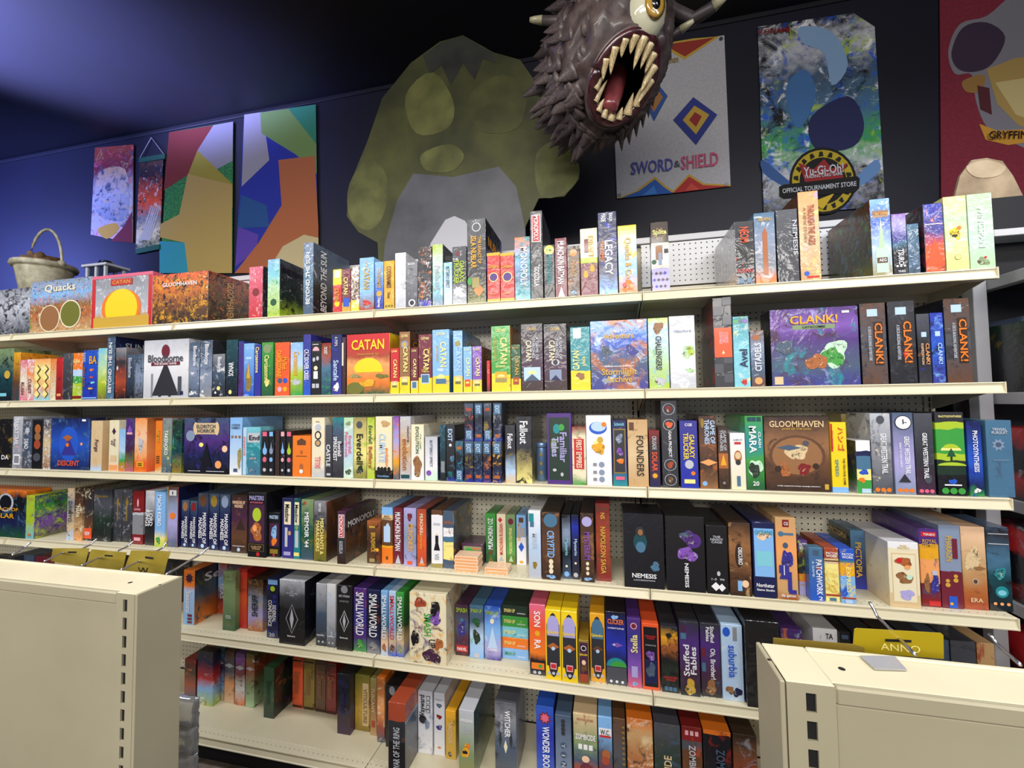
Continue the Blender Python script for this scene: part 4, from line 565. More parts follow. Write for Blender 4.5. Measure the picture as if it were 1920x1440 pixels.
G(3, 550, 562, 935, 'teal box with cream labels', 'teal 0,dteal 1', '', P=(('r', .75, .5, .34, .19, 'cream'), ('r', .33, .5, .26, .14, 'silver'), ('d', .52, .5, .3, .5, 'sage'), ('r', .08, .5, .4, .03, 'lyellow')), T=(V('Meadow', 'black', .75, .3, .5),), yb=1048, D=.29)
G(3, 564, 587, 937, 'sage camouflage box', 'slate 0,dgreen .4,sage 1', 'dteal 12 .3;olive 14 .3', T=(V("MEMOIR '44", 'white', .5, .58, .36),), P=(('o', .94, .3, .12, .12, 'rust'),), yb=1049, D=.29)
G(3, 588, 612, 940, 'dark olive box, gold lettering', 'olive 0,dgold .4,dgrey .7,grey 1', 'char 12 .3', T=(V('MERCHANTS &\nMARAUDERS', 'lyellow', .42, .6, .6), V('NEW OLD', 'white', .9, .14, .6)), yb=1052, D=.29, side=('dbrown 0,brown 1', 'rust 10 .3;navy 12 .3'))
G(3, 632, 648, 959, 'jutting black box, red white logo', 'dbrown 0,char .5,plum 1', 'dgrey 20 .2', P=(('r', .72, .5, .34, .22, 'white'), ('r', .72, .5, .28, .21, 'red')), T=(V('MONOPOLY', 'white', .72, .4, .45), V('GODZILLA', 'silver', .32, .24, .4)), yb=1071, side=('dbrown 0,brown .4,char 1', 'copper 8 .3;black 9 .3;slate 10 .2'), sT=(H_('MONOPOLY', 'white', .74, .9, .12),), D=.27)
G(3, 688, 713, 977, 'dark brown box with yellow bird', 'brown 0,dbrown .5,brown .8,copper 1', 'rust 14 .3;black 16 .3', T=(V('BRUNSWICK', 'gold', .5, .46, .35),), P=(('b', .33, .75, .22, .05, 'amber'), ('r', .08, .4, .2, .04, 'khaki'), ('r', .86, .4, .22, .02, 'gold')), yb=1056, D=.25)
G(3, 715, 736, 951, 'amber box, blue top, torn white poster', 'orange 0,amber .28,brown .32,sand .78,sky .86|', '', P=(('b', .54, .5, .34, .2, 'lblue'), ('r', .52, .5, .3, .14, 'lblue'), ('r', .1, .5, .1, .03, 'brown')), T=(H_('MOST\nWANTED', 'brown', .82, .8, .07),), yb=1056, D=.28)
G(3, 738, 755, 952, 'maroon box, white spine letters', 'maroon', 'dred 14 .3', T=(V('MUNCHKIN BATMAN', 'white', .58, .68, .6),), P=(('v', .09, .5, .3, .08, 'silver'),), yb=1057, D=.28)
G(3, 757, 780, 953, 'lavender brick box, yellow word', 'lav 0,lslate .5,lav 1', 'slate 20 .3', T=(V('MUNCHKIN', 'amber', .5, .46, .4, .6),), P=(('b', .85, .5, .3, .08, 'maroon'), ('r', .06, .5, .2, .03, 'fire')), yb=1061, D=.28)
G(3, 782, 800, 955, 'rust orange box', 'rust 0,fire .4,rust 1', 'dred 12 .25', T=(V('MUNCHKIN', 'cream', .74, .36, .35), V('Warhammer', 'gold', .45, .3, .3)), P=(('v', .1, .5, .26, .08, 'silver'), ('r', .04, .5, .3, .02, 'orange')), yb=1062, side=('char', 'slate 9 .3'), D=.28)
G(3, 809, 830, 957, 'white box, dark standing figure', 'khaki 0,white .08,white .9,brown .92|', '', P=(('v', .42, .5, .28, .12, 'black'), ('r', .5, .5, .14, .06, 'black'), ('o', .58, .5, .09, .09, 'peach'), ('r', .76, .5, .3, .02, 'silver')), T=(V('VII', 'grey', .2, .1, .4),), yb=1064, D=.28)
G(3, 831, 851, 958, 'slate box with yellow lower band', 'slate 0,lyellow .15,lyellow .4,steel .45,white .55,slate .7|', 'lbrown 18 .25', T=(H_('BANDAI', 'copper', .8, .7, .07),), yb=1065, side=('brown 0,dgrey .5,char 1', 'amber 10 .25;steel 9 .3'), D=.28)
G(3, 866, 906, 1020, 'small purple and green box', 'plum', '', P=(('r', .5, .5, .42, .38, 'sage'), ('o', .55, .35, .22, .26, 'green'), ('o', .5, .7, .14, .14, 'purple')), T=(H_('UNICORN', 'fire', .8, .4, .1, .68),), yb=1058, D=.13)
for j in range(5):
    G(3, 849-j % 2, 893+j % 2, 1076, 'peach card pack', 'peach', 'copper 30 .2', H=.0135, z0=.0138*j, D=.075, P=(('r', .5, .5, .45, .2, 'lorange'),), name='card_pack', full='%s card pack in the five-high peach stack on the fourth shelf' % ['bottom', 'second lowest', 'middle', 'second highest', 'topmost'][j])
    ITEMS[-1]['Y'] = -.315; ITEMS[-1]['D'] = .075
for j in range(2):
    G(3, 906, 950, 1076, 'peach card pack', 'peach', 'copper 30 .2', H=.013, z0=.0133*j, D=.075, P=(('r', .5, .5, .45, .2, 'lorange'),), name='card_pack', full=('lower', 'upper')[j]+' of two peach card packs in front of green spines')
    ITEMS[-1]['Y'] = -.315; ITEMS[-1]['D'] = .075
G(3, 911, 930, 963, 'dark green box, white upright word', 'dgreen 0,green 1', '', T=(U_('MUNCHKIN OZ', 'white', .6, .62, .5),), P=(('b', .22, .5, .26, .06, 'brown'), ('v', .1, .5, .26, .06, 'olive')), yb=1056, D=.26)
G(3, 932, 949, 964, 'cream box, red upright word', 'cream', '', T=(U_('MUNCHKIN RUSSIAN', 'red', .5, .62, .4),), P=(('d', .88, .4, .24, .3, 'red'), ('v', .12, .5, .26, .06, 'silver')), yb=1057, D=.26)
G(3, 950, 967, 965, 'leaf green box, brown cap', 'olive 0,green .3,sage 1', '', T=(U_('MUNCHKIN STEAMPUNK', 'lyellow', .48, .52, .35),), P=(('o', .86, .5, .3, .34, 'maroon'), ('v', .12, .5, .24, .06, 'lgreen')), yb=1058, D=.26)
G(3, 969, 987, 966, 'white box, sky blue upper half', 'white 0,white .45,sky .55|', '', T=(V('SUPER\nMUNCHKIN', 'amber', .66, .34, .7),), P=(('d', .36, .5, .3, .5, 'blue'), ('r', .9, .5, .24, .05, 'brown'), ('o', .06, .5, .2, .14, 'amber')), yb=1059, D=.26)
G(3, 992, 1015, 958, 'white box with golden mask', 'silver 0,lblue .5,white 1', 'lblue 12 .2', P=(('b', .2, .5, .26, .06, 'dgold'), ('r', .9, .25, .2, .06, 'teal'), ('r', .8, .3, .16, .04, 'steel')), T=(V('MASK', 'silver', .55, .24, .4),), yb=1084, D=.3)
MY = lambda c: (('o', .88, .5, .38, .38, c), ('o', .27, .5, .12, .14, 'cream'), ('o', .2, .5, .12, .14, 'cream'), ('o', .13, .5, .12, .14, 'cream'), ('b', .05, .5, .36, .03, 'sky'))
G(3, 1017, 1051, 961, 'brown box, blue disc', 'dbrown 0,brown .5,dbrown 1', 'lbrown 12 .25', P=MY('steel'), T=(V('CRYPTID', 'sky', .53, .4, .4),), yb=1086, D=.29)
G(3, 1055, 1071, 966, 'dark night sky slate box', 'slate 0,night .4,lslate .7,night 1', '', T=(V('Mysterio', 'aqua', .5, .26, .5),), P=(('o', .72, .5, .4, .5, 'lslate'),)+ico('cream', .2, 1, .14)+ico('sky', .08, 1, .3), yb=1085, D=.29)
G(3, 1073, 1087, 966, 'midnight navy slim box', 'char 0,navy .6,royal .8,night 1', '', T=(V('Mysterio', 'lblue', .5, .26, .5),), P=ico('cream', .25, 1, .16)+ico('silver', .07, 1, .3), yb=1086, D=.29)
G(3, 1090, 1115, 963, 'brown box, violet disc', 'dbrown 0,brown .5,dbrown 1', 'lbrown 12 .25', P=MY('lav'), T=(V('MYSTERIUM', 'violet', .53, .4, .45),), yb=1091, D=.29)
G(3, 1119, 1146, 944, 'dark brick red box, gold engraved', 'dred 0,rust .5,dred 1', 'brown 18 .35', T=(V('NAPOLEON SAGA', 'gold', .4, .6, .36), V('NS', 'gold', .84, .08, .3)), yb=1089, D=.27)
G(3, 1171, 1247, 964, 'huge black box, teal astronaut glow', 'night 0,night 1', 'black 10 .3', T=(H_('NEMESIS', 'white', .17, .6, .06), H_('LOCKDOWN', 'silver', .11, .55, .02)), P=(('o', .62, .42, .17, .24, 'dteal'), ('o', .55, .43, .12, .14, 'steel'), ('o', .76, .42, .11, .13, 'char'), ('o', .75, .43, .06, .08, 'lbrown'), ('b', .3, .78, .14, .07, 'steel')), yb=1105, D=.3, wrap=1, side=('char', ''))
G(3, 1251, 1324, 969, 'huge black box, violet creature glow', 'night 0,black 1', 'black 10 .3', T=(V('NEMESIS', 'white', .22, .32, .1, .52),), P=(('o', .68, .72, .2, .2, 'purple'), ('b', .72, .6, .3, .12, 'purple'), ('b', .5, .55, .28, .12, 'violet'), ('b', .76, .5, .16, .05, 'slate')), yb=1111, D=.3, wrap=1, side=('char', ''))
G(3, 1327, 1367, 986, 'black box, small white dice icons', 'black', '', T=(H_('THE\nNIGHT\nCAGE', 'silver', .8, .6, .11), H_('1-5  90', 'silver', .22, .6, .03)), P=(('o', .3, .55, .08, .12, 'silver'), ('d', .11, .4, .22, .22, 'white'), ('d', .1, .68, .18, .2, 'white')), yb=1118, D=.3)
G(3, 1370, 1411, 981, 'umber box, library scene', 'dbrown 0,brown .3,lbrown .7,dbrown 1', 'tan 12 .25;dbrown 14 .3', T=(V('OBSCURIO', 'white', .55, .24, .2),), P=(('o', .55, .45, .18, .6, 'dbrown'), ('o', .17, .7, .16, .18, 'peach'), ('r', .14, .45, .1, .07, 'sky')), yb=1120, D=.3, wrap=.9)
G(3, 1415, 1457, 980, 'navy box with pale blue label', 'navy', '', P=(('r', .6, .5, .44, .32, 'sky'), ('b', .82, .5, .42, .06, 'peach'), ('r', .52, .5, .36, .1, 'aqua')), T=(H_('OCEANS', 'teal', .87, .8, .06), H_('Northstar', 'white', .17, .8, .05), H_('Game Studio', 'white', .11, .8, .03)), yb=1126, D=.3)
G(3, 1459, 1498, 971, 'tan box with blue knight shape', 'copper 0,tan .1,lorange .6,tan 1', '', P=(('r', .93, .5, .16, .045, 'dred'), ('o', .8, .25, .14, .14, 'steel'), ('r', .8, .6, .26, .014, 'steel'), ('o', .66, .45, .13, .16, 'slate'), ('b', .48, .5, .3, .16, 'indigo'), ('r', .22, .6, .1, .12, 'indigo'), ('r', .1, .72, .18, .025, 'indigo'), ('h', .37, .34, .24, .008, 'gold'), ('v', .33, .34, .24, -.08, 'indigo'), ('r', .37, .34, .24, .05, 'indigo'), ('r', .36, .34, .02, .06, 'white')), T=(H_('dlp games', 'white', .05, .7, .04), H_('CG', 'white', .93, .2, .04)), yb=1129, D=.3)
G(3, 1500, 1518, 1014, 'purple capped box, lime creature', 'lav 0,orange .25,char .4,brown .7,purple .8|', 'lime 22 .3', T=(H_('PATCH\nWORK', 'white', .9, .8, .12), H_('EDITION', 'gold', .2, .7, .03)), yb=1116, D=.22)
G(3, 1520, 1547, 1027, 'medium blue box, white spine word', 'blue 0,steel 1', '', T=(V('PATCHWORK', 'white', .45, .66, .42, .65), V('A GAME', 'lblue', .6, .3, .16, .25), H_('2', 'white', .06, .3, .07, .7)), P=(('r', .9, .5, .2, .05, 'slate'), ('o', .62, .64, .16, .1, 'red')), yb=1126, D=.2)
G(3, 1549, 1577, 1028, 'quilted yellow and rust box', 'lyellow 0,sand .7,rust .8|', 'gold 18 .35;sky 14 .2', P=(('r', .04, .5, .24, .03, 'steel'), ('r', .12, .5, .5, .02, 'rust'), ('r', .76, .5, .5, .012, 'brown')), T=(H_('PATCH\nWORK', 'white', .88, .8, .1),), yb=1127, D=.2)
G(3, 1578, 1606, 1030, 'quilted blue and yellow box', 'sky 0,amber .5,steel .75,blue .8|', 'yellow 18 .35;blue 14 .3', P=(('r', .04, .5, .24, .03, 'lblue'), ('r', .1, .5, .5, .015, 'rust')), T=(H_('PATCH\nWORK', 'white', .88, .8, .1), V('EXPRESS', 'lyellow', .44, .46, .3)), yb=1131, D=.2)
G(3, 1598, 1627, 995, 'deep blue tall box, gold word', 'royal 0,navy .3,steel 1', 'indigo 12 .3', T=(V('PICTOPIA', 'gold', .5, .6, .4, .5),), side=('night', 'dteal 9 .3'), wT=(H_('PICTOPIA', 'gold', .86, .8, .1),), yb=1104, D=.28)
G(3, 1669, 1728, 1017, 'white and gold picture box', 'sand 0,cream .2,cream .85,white .9|', '', P=(('r', .45, .5, .4, .38, 'sand'), ('r', .45, .5, .37, .36, 'cream'), ('b', .7, .5, .32, .1, 'copper'), ('b', .45, .5, .32, .1, 'lbrown'), ('b', .2, .55, .32, .09, 'lav'), ('o', .72, .35, .1, .1, 'red'), ('o', .47, .65, .1, .1, 'mint'), ('o', .62, .6, .1, .08, 'lorange')), T=(H_('PIXEL\nTACTICS', 'gold', .93, .4, .06),), side=('sand 0,cream .5,silver 1', 'lbrown 8 .15'), yb=1137, D=.28)
G(3, 1730, 1766, 992, 'purple and orange temple box', 'dred 0,maroon .1,lorange .3,amber .6,purple .8|', 'slate 18 .3', P=(('r', .93, .5, .4, .03, 'red'), ('r', .05, .65, .3, .03, 'red'), ('b', .3, .3, .2, .14, 'lbrown'), ('b', .3, .72, .24, .16, 'indigo'), ('r', .44, .72, .14, .03, 'silver')), T=(H_('ROYAL\nTEMPLE', 'gold', .82, .8, .1), H_('TOKAIDO', 'white', .93, .6, .03)), yb=1137, D=.3)
G(3, 1768, 1808, 985, 'grey blue box with maroon foot', 'maroon 0,lslate .44,silver 1|', '', P=(('o', .28, .3, .12, .12, 'gold'), ('o', .33, .3, .1, .1, 'gold'), ('o', .34, .68, .12, .12, 'gold'), ('o', .39, .68, .1, .1, 'gold'), ('r', .08, .5, .2, .07, 'blue'), ('o', .06, .42, .08, .08, 'amber'), ('r', .72, .7, .12, .12, 'maroon')), T=(V('PHARAON', 'gold', .72, .3, .32, .4),), yb=1140, D=.3)
G(3, 1809, 1855, 988, 'tan box with falcon wing', 'rust 0,copper .2,tan .5,peach 1', 'brown 9 .2', P=(('b', .6, .45, .4, .2, 'sand'), ('d', .5, .7, .3, .12, 'lbrown'), ('o', .34, .5, .12, .14, 'silver'), ('o', .34, .5, .09, .11, 'brown')), T=(H_('ERA', 'sand', .12, .5, .05),), yb=1142, D=.3)
G(3, 1857, 1901, 989, 'dark teal box with cyan glow', 'night 0,dteal .4,steel .6,char .9,slate 1', 'black 10 .3', P=(('o', .23, .55, .28, .3, 'teal'), ('o', .22, .55, .18, .14, 'aqua'), ('b', .45, .5, .3, .1, 'teal'), ('r', .92, .5, .44, .005, 'silver'), ('r', .8, .5, .44, .005, 'silver'))+ico('lorange', .09, 3, .08), yb=1145, D=.3, wrap=1)
# ---- fifth shelf
G(4, 343, 364, 1069, 'orange and pale blue box', 'sky 0,lblue .6,orange .7,orange 1', '', T=(V('Seasons', 'white', .42, .4, .45),), P=(('e', .85, .5, .36, .4, 'plum'),)+tuple(('r', .17-.06*i, .6, .2, .022, 'maroon') for i in range(3)), side=('orange 0,copper .3,slate .5,char 1', 'olive 9 .3;dteal 9 .3'), sT=(H_('Sea', 'white', .8, .6, .16),), yb=1170, D=.26)
G(4, 408, 424, 1055, 'red and blue rear box', 'fire 0,maroon .3,sky .6,rust 1', 'lblue 16 .3', T=(V('SEAS', 'white', .45, .3, .4),), yb=1150, D=.2)
G(4, 417, 440, 1072, 'sage green plain box', 'dgreen 0,sage .5,sage 1', 'olive 12 .25', T=(H_('THE GREAT', 'lgreen', .88, .6, .03), H_('Green\nTraders', 'white', .24, .5, .06)), yb=1181, D=.26)
G(4, 445, 462, 1067, 'plain scarlet box', 'red 0,fire .5,red 1', 'dred 9 .2', yb=1177, D=.28)
G(4, 464, 492, 1087, 'gold and lavender box, black name', 'copper 0,lav .3,lslate .6,brown .9,dbrown 1', 'gold 20 .35;brown 16 .2', T=(U_('SHERIFF', 'black', .5, .42, .4),), yb=1182, D=.27)
G(4, 500, 521, 1085, 'navy planet box, white name', 'navy 0,night .5,navy 1', 'royal 14 .3', T=(V('SIDEREAL\nCONFLUENCE', 'white', .42, .44, .7), H_('20', 'silver', .06, .5, .06)), P=(('r', .94, .5, .42, .04, 'sky'), ('o', .82, .5, .34, .34, 'night'), ('o', .83, .5, .22, .2, 'lime')), yb=1195, D=.28)
DRG = (('d', .4, .5, .26, .2, 'silver'), ('d', .4, .5, .22, .17, 'black'), ('d', .4, .5, .09, .26, 'silver'))
G(4, 523, 571, 1088, 'wide black box, silver mist top', 'black 0,black .55,dgrey .75,silver 1', 'grey 9 .15', P=DRG[:0]+(('d', .4, .5, .25, .5, 'grey'), ('d', .4, .5, .21, .44, 'black'), ('d', .4, .5, .08, .36, 'silver')), T=(H_('THE\nADVENTURE\nGAME', 'silver', .8, .42, .09), H_('Bethesda', 'white', .14, .3, .025)), yb=1206, D=.24, side=('night', 'slate 9 .2'))
G(4, 592, 611, 1094, 'grey mist slim box', 'char 0,slate .5,silver 1', 'grey 12 .3', T=(H_('Bethesda', 'white', .18, .7, .025),), P=(('o', .07, .3, .1, .1, 'silver'), ('o', .07, .7, .1, .1, 'silver')), yb=1210, D=.24)
G(4, 612, 629, 1095, 'pale silver slim box', 'dgrey 0,silver .5,white 1', 'lblue 12 .25', T=(H_('Bethesda', 'white', .18, .7, .025),), P=(('o', .07, .3, .1, .1, 'silver'), ('o', .07, .7, .1, .1, 'silver')), yb=1213, D=.24)
G(4, 631, 660, 1098, 'black box with silver diamond emblem', 'black', 'char 9 .3', P=(('d', .45, .5, .3, .62, 'silver'), ('d', .45, .5, .25, .54, 'black'), ('d', .45, .5, .1, .44, 'silver'), ('o', .94, .5, .22, .22, 'grey')), T=(H_('SKYRIM', 'silver', .84, .7, .035), H_('ADVENTURE', 'grey', .76, .6, .03), H_('Bethesda', 'white', .2, .5, .025)), yb=1218, D=.25)
for k, (a, b_, t, y_, bs) in enumerate(((663, 687, 1103, 1220, 'green 0,purple .2,indigo .5,purple 1'), (688, 712, 1106, 1224, 'grey 0,navy .25,night .6,navy 1'), (714, 727, 1108, 1228, 'lblue 0,peach .2,steel .45,sky 1'), (729, 742, 1109, 1230, 'blue 0,sand .25,sky .4,lblue 1'), (743, 757, 1111, 1231, 'blue 0,sand .25,dgreen .5,green 1'))):
    G(4, a, b_, t, ('purple box, huge white spine word', 'navy box, huge white spine word', 'steel blue box, beige foot', 'light blue box, red spine word', 'fresh green box, white spine word')[k], bs, 'rust 16 .15', T=(V('SMALLWORLD', 'red' if k == 3 else 'white', .6, .68, .62),), P=(('b', .12, .5, .36, .08, ('green', 'grey', 'copper', 'brown', 'sage')[k]),), yb=y_, D=.27)
G(4, 768, 837, 1113, 'very large cream box, purple and yellow art', 'cream', 'amber 8 .3;purple 8 .3;brown 10 .25', P=(('b', .68, .7, .22, .14, 'violet'), ('b', .8, .7, .16, .12, 'night'), ('b', .86, .3, .26, .08, 'rust'), ('b', .12, .6, .3, .12, 'plum'), ('b', .35, .15, .12, .14, 'night'), ('b', .3, .8, .14, .1, 'copper')), T=(V('SMASH', 'green', .56, .32, .2, .5), V('UP', 'black', .3, .12, .18, .62)), yb=1241, D=.28)
G(4, 854, 879, 1134, 'dark plum box, red foot label', 'night 0,plum .3,slate .6,plum 1', 'maroon 12 .3', T=(H_('SMASH', 'lime', .9, .8, .09), H_('MARVEL', 'white', .14, .7, .06)), P=(('r', .14, .5, .42, .06, 'red'), ('b', .55, .5, .32, .2, 'indigo'), ('o', .7, .5, .12, .14, 'steel')), yb=1228, D=.24)
G(4, 881, 907, 1135, 'sky blue box, green monsters', 'sky 0,lblue .4,slate .7,steel 1', 'green 14 .2', T=(H_('SMASH UP', 'lime', .9, .8, .09),), P=(('b', .68, .5, .34, .12, 'dgreen'), ('b', .4, .5, .36, .16, 'forest'), ('r', .06, .5, .2, .04, 'silver')), yb=1233, D=.24)
G(4, 909, 939, 1137, 'icy blue box, pale gown shape', 'indigo 0,lav .2,sky .5,blue 1', 'lblue 9 .3', T=(H_('SMASH UP', 'lime', .88, .75, .09), H_('Disney', 'white', .2, .6, .08)), P=(('v', .42, .5, .3, .2, 'lblue'), ('o', .72, .48, .12, .15, 'cream')), yb=1236, D=.24)
for j in range(5):
    c_ = ('sky', 'orange', 'aqua', 'green', 'forest')[j]
    G(4, 942, 991, 1213, 'x', c_, ('lblue', 'amber', 'teal', 'lime', 'black')[j]+' 12 .25', H=.0475, z0=.0482*j, D=.2, T=(H_('SMASH UP', 'lyellow' if j else 'green', .55, .42, .5, .3), H_('EXPANSION', 'white', .35, .3, .12, .75)), full='%s box lying in the five-high stack, fifth shelf' % ('pale blue bottom', 'orange', 'turquoise', 'leaf green', 'dark topmost')[j]); ITEMS[-1]['look'] = 'stacked box'; ITEMS[-1]['Y'] = cast(942, 1234, 2, ZS[4]).y; ITEMS[-1]['X0'] = boxX(942, ITEMS[-1]['Y'], ZS[4]); ITEMS[-1]['X1'] = boxX(991, ITEMS[-1]['Y'], ZS[4]); ITEMS[-1]['D'] = .19
G(4, 994, 1024, 1134, 'coral to orange gradient box', 'char 0,night .2,orange .32,fire .7,pink 1', '', T=(V('SON', 'white', .8, .22, .4), V('RA', 'white', .44, .13, .4), ('o', 'h', .5, .5, .01, .01, 'white')), P=(('o', .59, .5, .16, .16, 'amber'), ('r', .13, .5, .4, .045, 'orange'), ('o', .13, .65, .12, .12, 'green'), ('o', .04, .3, .1, .1, 'silver'), ('o', .04, .6, .1, .1, 'silver')), yb=1264, D=.27)
SPL = lambda s, c2: (('o', .5, .5, .42, -.46, 'char'), ('r', .5, .5, .42, .3, 'char'), ('o', .8, .5, .38, -.12, s), ('r', .72, .5, .38, .09, s), ('d', .48, .5, .4, .24, c2), ('o', .45, .5, .12, .12, 'lblue'), ('r', .2, .5, .2, .045, 'lpink'), ('r', .2, .5, .16, .03, 'red'))+ico('silver', .1, 3, .1)
for k, (a, b_, t, y_) in enumerate(((1024, 1053, 1144, 1273), (1054, 1084, 1147, 1278), (1108, 1136, 1151, 1277))):
    G(4, a, b_, t, ('yellow framed box, left twin', 'yellow framed box, right twin', 'orange framed box with face')[k], ('yellow', 'yellow', 'amber')[k], '', P=SPL(('lav', 'lav', 'steel')[k], ('copper', 'copper', 'brown')[k]), T=(H_('Splendor', 'yellow', .68, .8, .06),), yb=y_, D=.22)
G(4, 1086, 1105, 1201, 'short yellow edged box', 'dgold', '', P=(('r', .5, .5, .42, .45, 'plum'), ('o', .82, .5, .26, .26, 'white'), ('o', .82, .5, .2, .2, 'black'), ('b', .38, .5, .34, .16, 'brown'), ('o', .5, .5, .2, .24, 'peach'), ('r', .15, .5, .38, .09, 'rust')), T=(H_('Splendor', 'yellow', .68, .8, .07),), yb=1282, D=.15)
G(4, 1138, 1176, 1148, 'navy space box with turquoise planet', 'dgrey 0,navy .3,royal .55,night 1', '', P=(('h', .25, .5, .5, .12, 'teal'), ('h', .25, .6, .4, .08, 'green'), ('r', .15, .5, .49, .09, 'dgrey'), ('d', .55, .55, .3, .12, 'violet'), ('o', .55, .4, .06, .06, 'silver'), ('b', .93, .45, .2, .04, 'sky'))+ico('white', .05, 3, .07), T=(H_('CLICKER', 'orange', .87, .8, .07), H_('CHRISTOPHE', 'white', .78, .8, .02)), yb=1282, D=.27)
G(4, 1178, 1204, 1160, 'bright violet gradient box', 'pink 0,violet .3,indigo .7,purple 1', '', P=(('o', .89, .5, .24, .24, 'lpink'), ('o', .89, .5, .18, .18, 'maroon'), ('b', .06, .5, .26, .03, 'sky'), ('r', .23, .5, .22, .08, 'lav')), T=(U_('Stella', 'lyellow', .64, .26, .5),), yb=1288, D=.27)
G(4, 1206, 1238, 1170, 'red orange framed black box', 'fire', '', P=(('r', .5, .5, .4, .45, 'night'), ('r', .28, .5, .36, .18, 'navy'), ('b', .52, .5, .3, .1, 'violet'), ('b', .3, .5, .3, .14, 'slate')), T=(H_('STRANGER\nTHINGS', 'red', .8, .64, .06), H_('ATTACK OF THE', 'silver', .68, .6, .02)), yb=1292, D=.28)
G(4, 1242, 1274, 1176, 'black box, glowing orange forest', 'char 0,forest .3,black .5,copper .7,amber .85,char 1', 'black 20 .45', T=(H_('STRANGER\nTHINGS', 'red', .22, .8, .07),), P=(('r', .06, .25, .1, .03, 'steel'), ('r', .06, .5, .1, .03, 'steel'), ('r', .06, .75, .1, .03, 'steel')), yb=1297, D=.28)
G(4, 1277, 1314, 1166, 'dark violet box, chunky white words', 'char 0,plum .3,purple .7,char 1', 'slate 14 .2', T=(U_('Stuffed\nFables', 'white', .48, .42, .66),), P=(('r', .9, .2, .14, .05, 'plum'), ('r', .8, .2, .14, .04, 'steel'), ('b', .12, .5, .34, .12, 'gold')), yb=1303, D=.28)
G(4, 1316, 1353, 1170, 'dark violet box, teddy bear', 'char 0,plum .3,purple .7,char 1', 'slate 14 .2', T=(V('Oh, Brother!', 'white', .46, .42, .3, .6), V('Stuffed\nFables', 'white', .86, .22, .42, .5)), P=(('b', .13, .5, .36, .12, 'lbrown'), ('r', .6, .15, .1, .06, 'maroon'), ('r', .4, .15, .1, .06, 'steel')), yb=1305, D=.28)
G(4, 1356, 1396, 1172, 'pale sky blue box, blue name', 'lblue', 'white 9 .2', T=(V('suburbia', 'blue', .52, .42, .4),), P=(('o', .9, .25, .18, .24, 'blue'), ('r', .88, .65, .1, .09, 'grey'), ('b', .14, .35, .24, .06, 'lbrown'), ('b', .12, .7, .28, .07, 'navy')), yb=1312, D=.29)
G(4, 1402, 1466, 1166, 'tall plain black box', 'black', 'char 8 .3', wrap=1, yb=1330, D=.3)
G(4, 1468, 1508, 1180, 'rainbow art box behind aisle rack', 'purple', 'orange 14 .3;sky 14 .3;white 16 .25', H=.26, D=.29)
G(4, 1529, 1576, 1180, 'white box with black letters', 'white', 'silver 9 .2', T=(H_('TA', 'black', .9, .3, .08, .65),), H=.26, D=.29)
G(4, 1579, 1600, 1186, 'black box, small blue square', 'black', '', P=(('r', .93, .5, .3, .03, 'slate'),), H=.26, D=.29)
for k, (a, b_, t, c_) in enumerate(((1604, 1650, 1188, 'char'), (1654, 1700, 1192, 'dbrown'), (1704, 1746, 1195, 'char'), (1750, 1786, 1200, 'slate'), (1789, 1836, 1203, 'dgrey'), (1839, 1872, 1207, 'tan'))):
    G(4, a, b_, t, ('charcoal hidden box', 'umber hidden box', 'soot hidden box', 'slate hidden box', 'ash grey box', 'tan and rust end box')[k], c_, 'rust 9 .25;black 9 .3' if k in (1, 5) else 'black 9 .3', H=.25, D=.29)
for k, (a, b_, t, cc) in enumerate(((-12, 24, 1043, 'char'), (27, 60, 1040, 'slate'), (63, 96, 1044, 'maroon'), (99, 140, 1046, 'sand'), (144, 190, 1047, 'night'), (196, 250, 1049, 'dbrown'), (256, 322, 1051, 'char'))):
    G(4, a, b_, t, ('charcoal edge box', 'slate shaded box', 'maroon shaded box', 'sand shaded box', 'midnight shaded box', 'dark cocoa box', 'wide sooty box')[k], cc, 'grey 12 .25;brown 12 .2', H=.26, D=.26)
# ---- bottom deck
G(5, 345, 366, 1236, 'brown and red glowing box', 'slate 0,rust .35,dbrown .7,dred 1', 'orange 9 .18', yb=1308, D=.25)
G(5, 369, 398, 1222, 'blue and red jumbled box', 'lime 0,sky .3,red .5,navy .8,char 1', 'white 9 .25;rust 12 .2', yb=1320, D=.24)
for k, (a, b_, t, y_, bs) in enumerate(((401, 419, 1215, 1311, 'sand 0,sky .3,navy .6,steel 1'), (420, 438, 1221, 1316, 'peach 0,lorange .4,slate .6,brown 1'), (440, 458, 1225, 1321, 'orange 0,white .3,dred .6,violet 1'), (460, 476, 1226, 1325, 'lgreen 0,sage .4,rust .7,olive 1'))):
    G(5, a, b_, t, ('navy and sky box, white band', 'peach figure box, white band', 'white fox box, orange foot', 'sage box, rust top')[k], bs, 'brown 16 .3;white 18 .15', P=(('d', .72, .5, .5, .2, 'silver'),), yb=y_, D=.27)
G(5, 494, 513, 1252, 'jutting bottle green box', 'forest 0,dgreen .5,dgreen 1', 'olive 12 .2', T=(V('Dominion', 'forest', .5, .46, .5),), side=('black 0,forest .5,night 1', 'purple 9 .2;copper 9 .18'), yb=1345, D=.26)
for k, (a, b_, t, y_, c1) in enumerate(((548, 567, 1235, 1326, 'fire'), (569, 589, 1238, 1330, 'dgold'), (591, 610, 1241, 1334, 'brown'), (611, 630, 1244, 1338, 'dred'))):
    G(5, a, b_, t, ('burnt orange ornate box', 'mustard ornate box', 'walnut ornate box', 'oxblood ornate box')[k], c1, 'dbrown 12 .3', P=(('r', .96, .5, .46, .02, 'dbrown'), ('r', .04, .5, .46, .02, 'dbrown')), T=(V('Dominion', 'lbrown', .52, .44, .55),), yb=y_, D=.25)
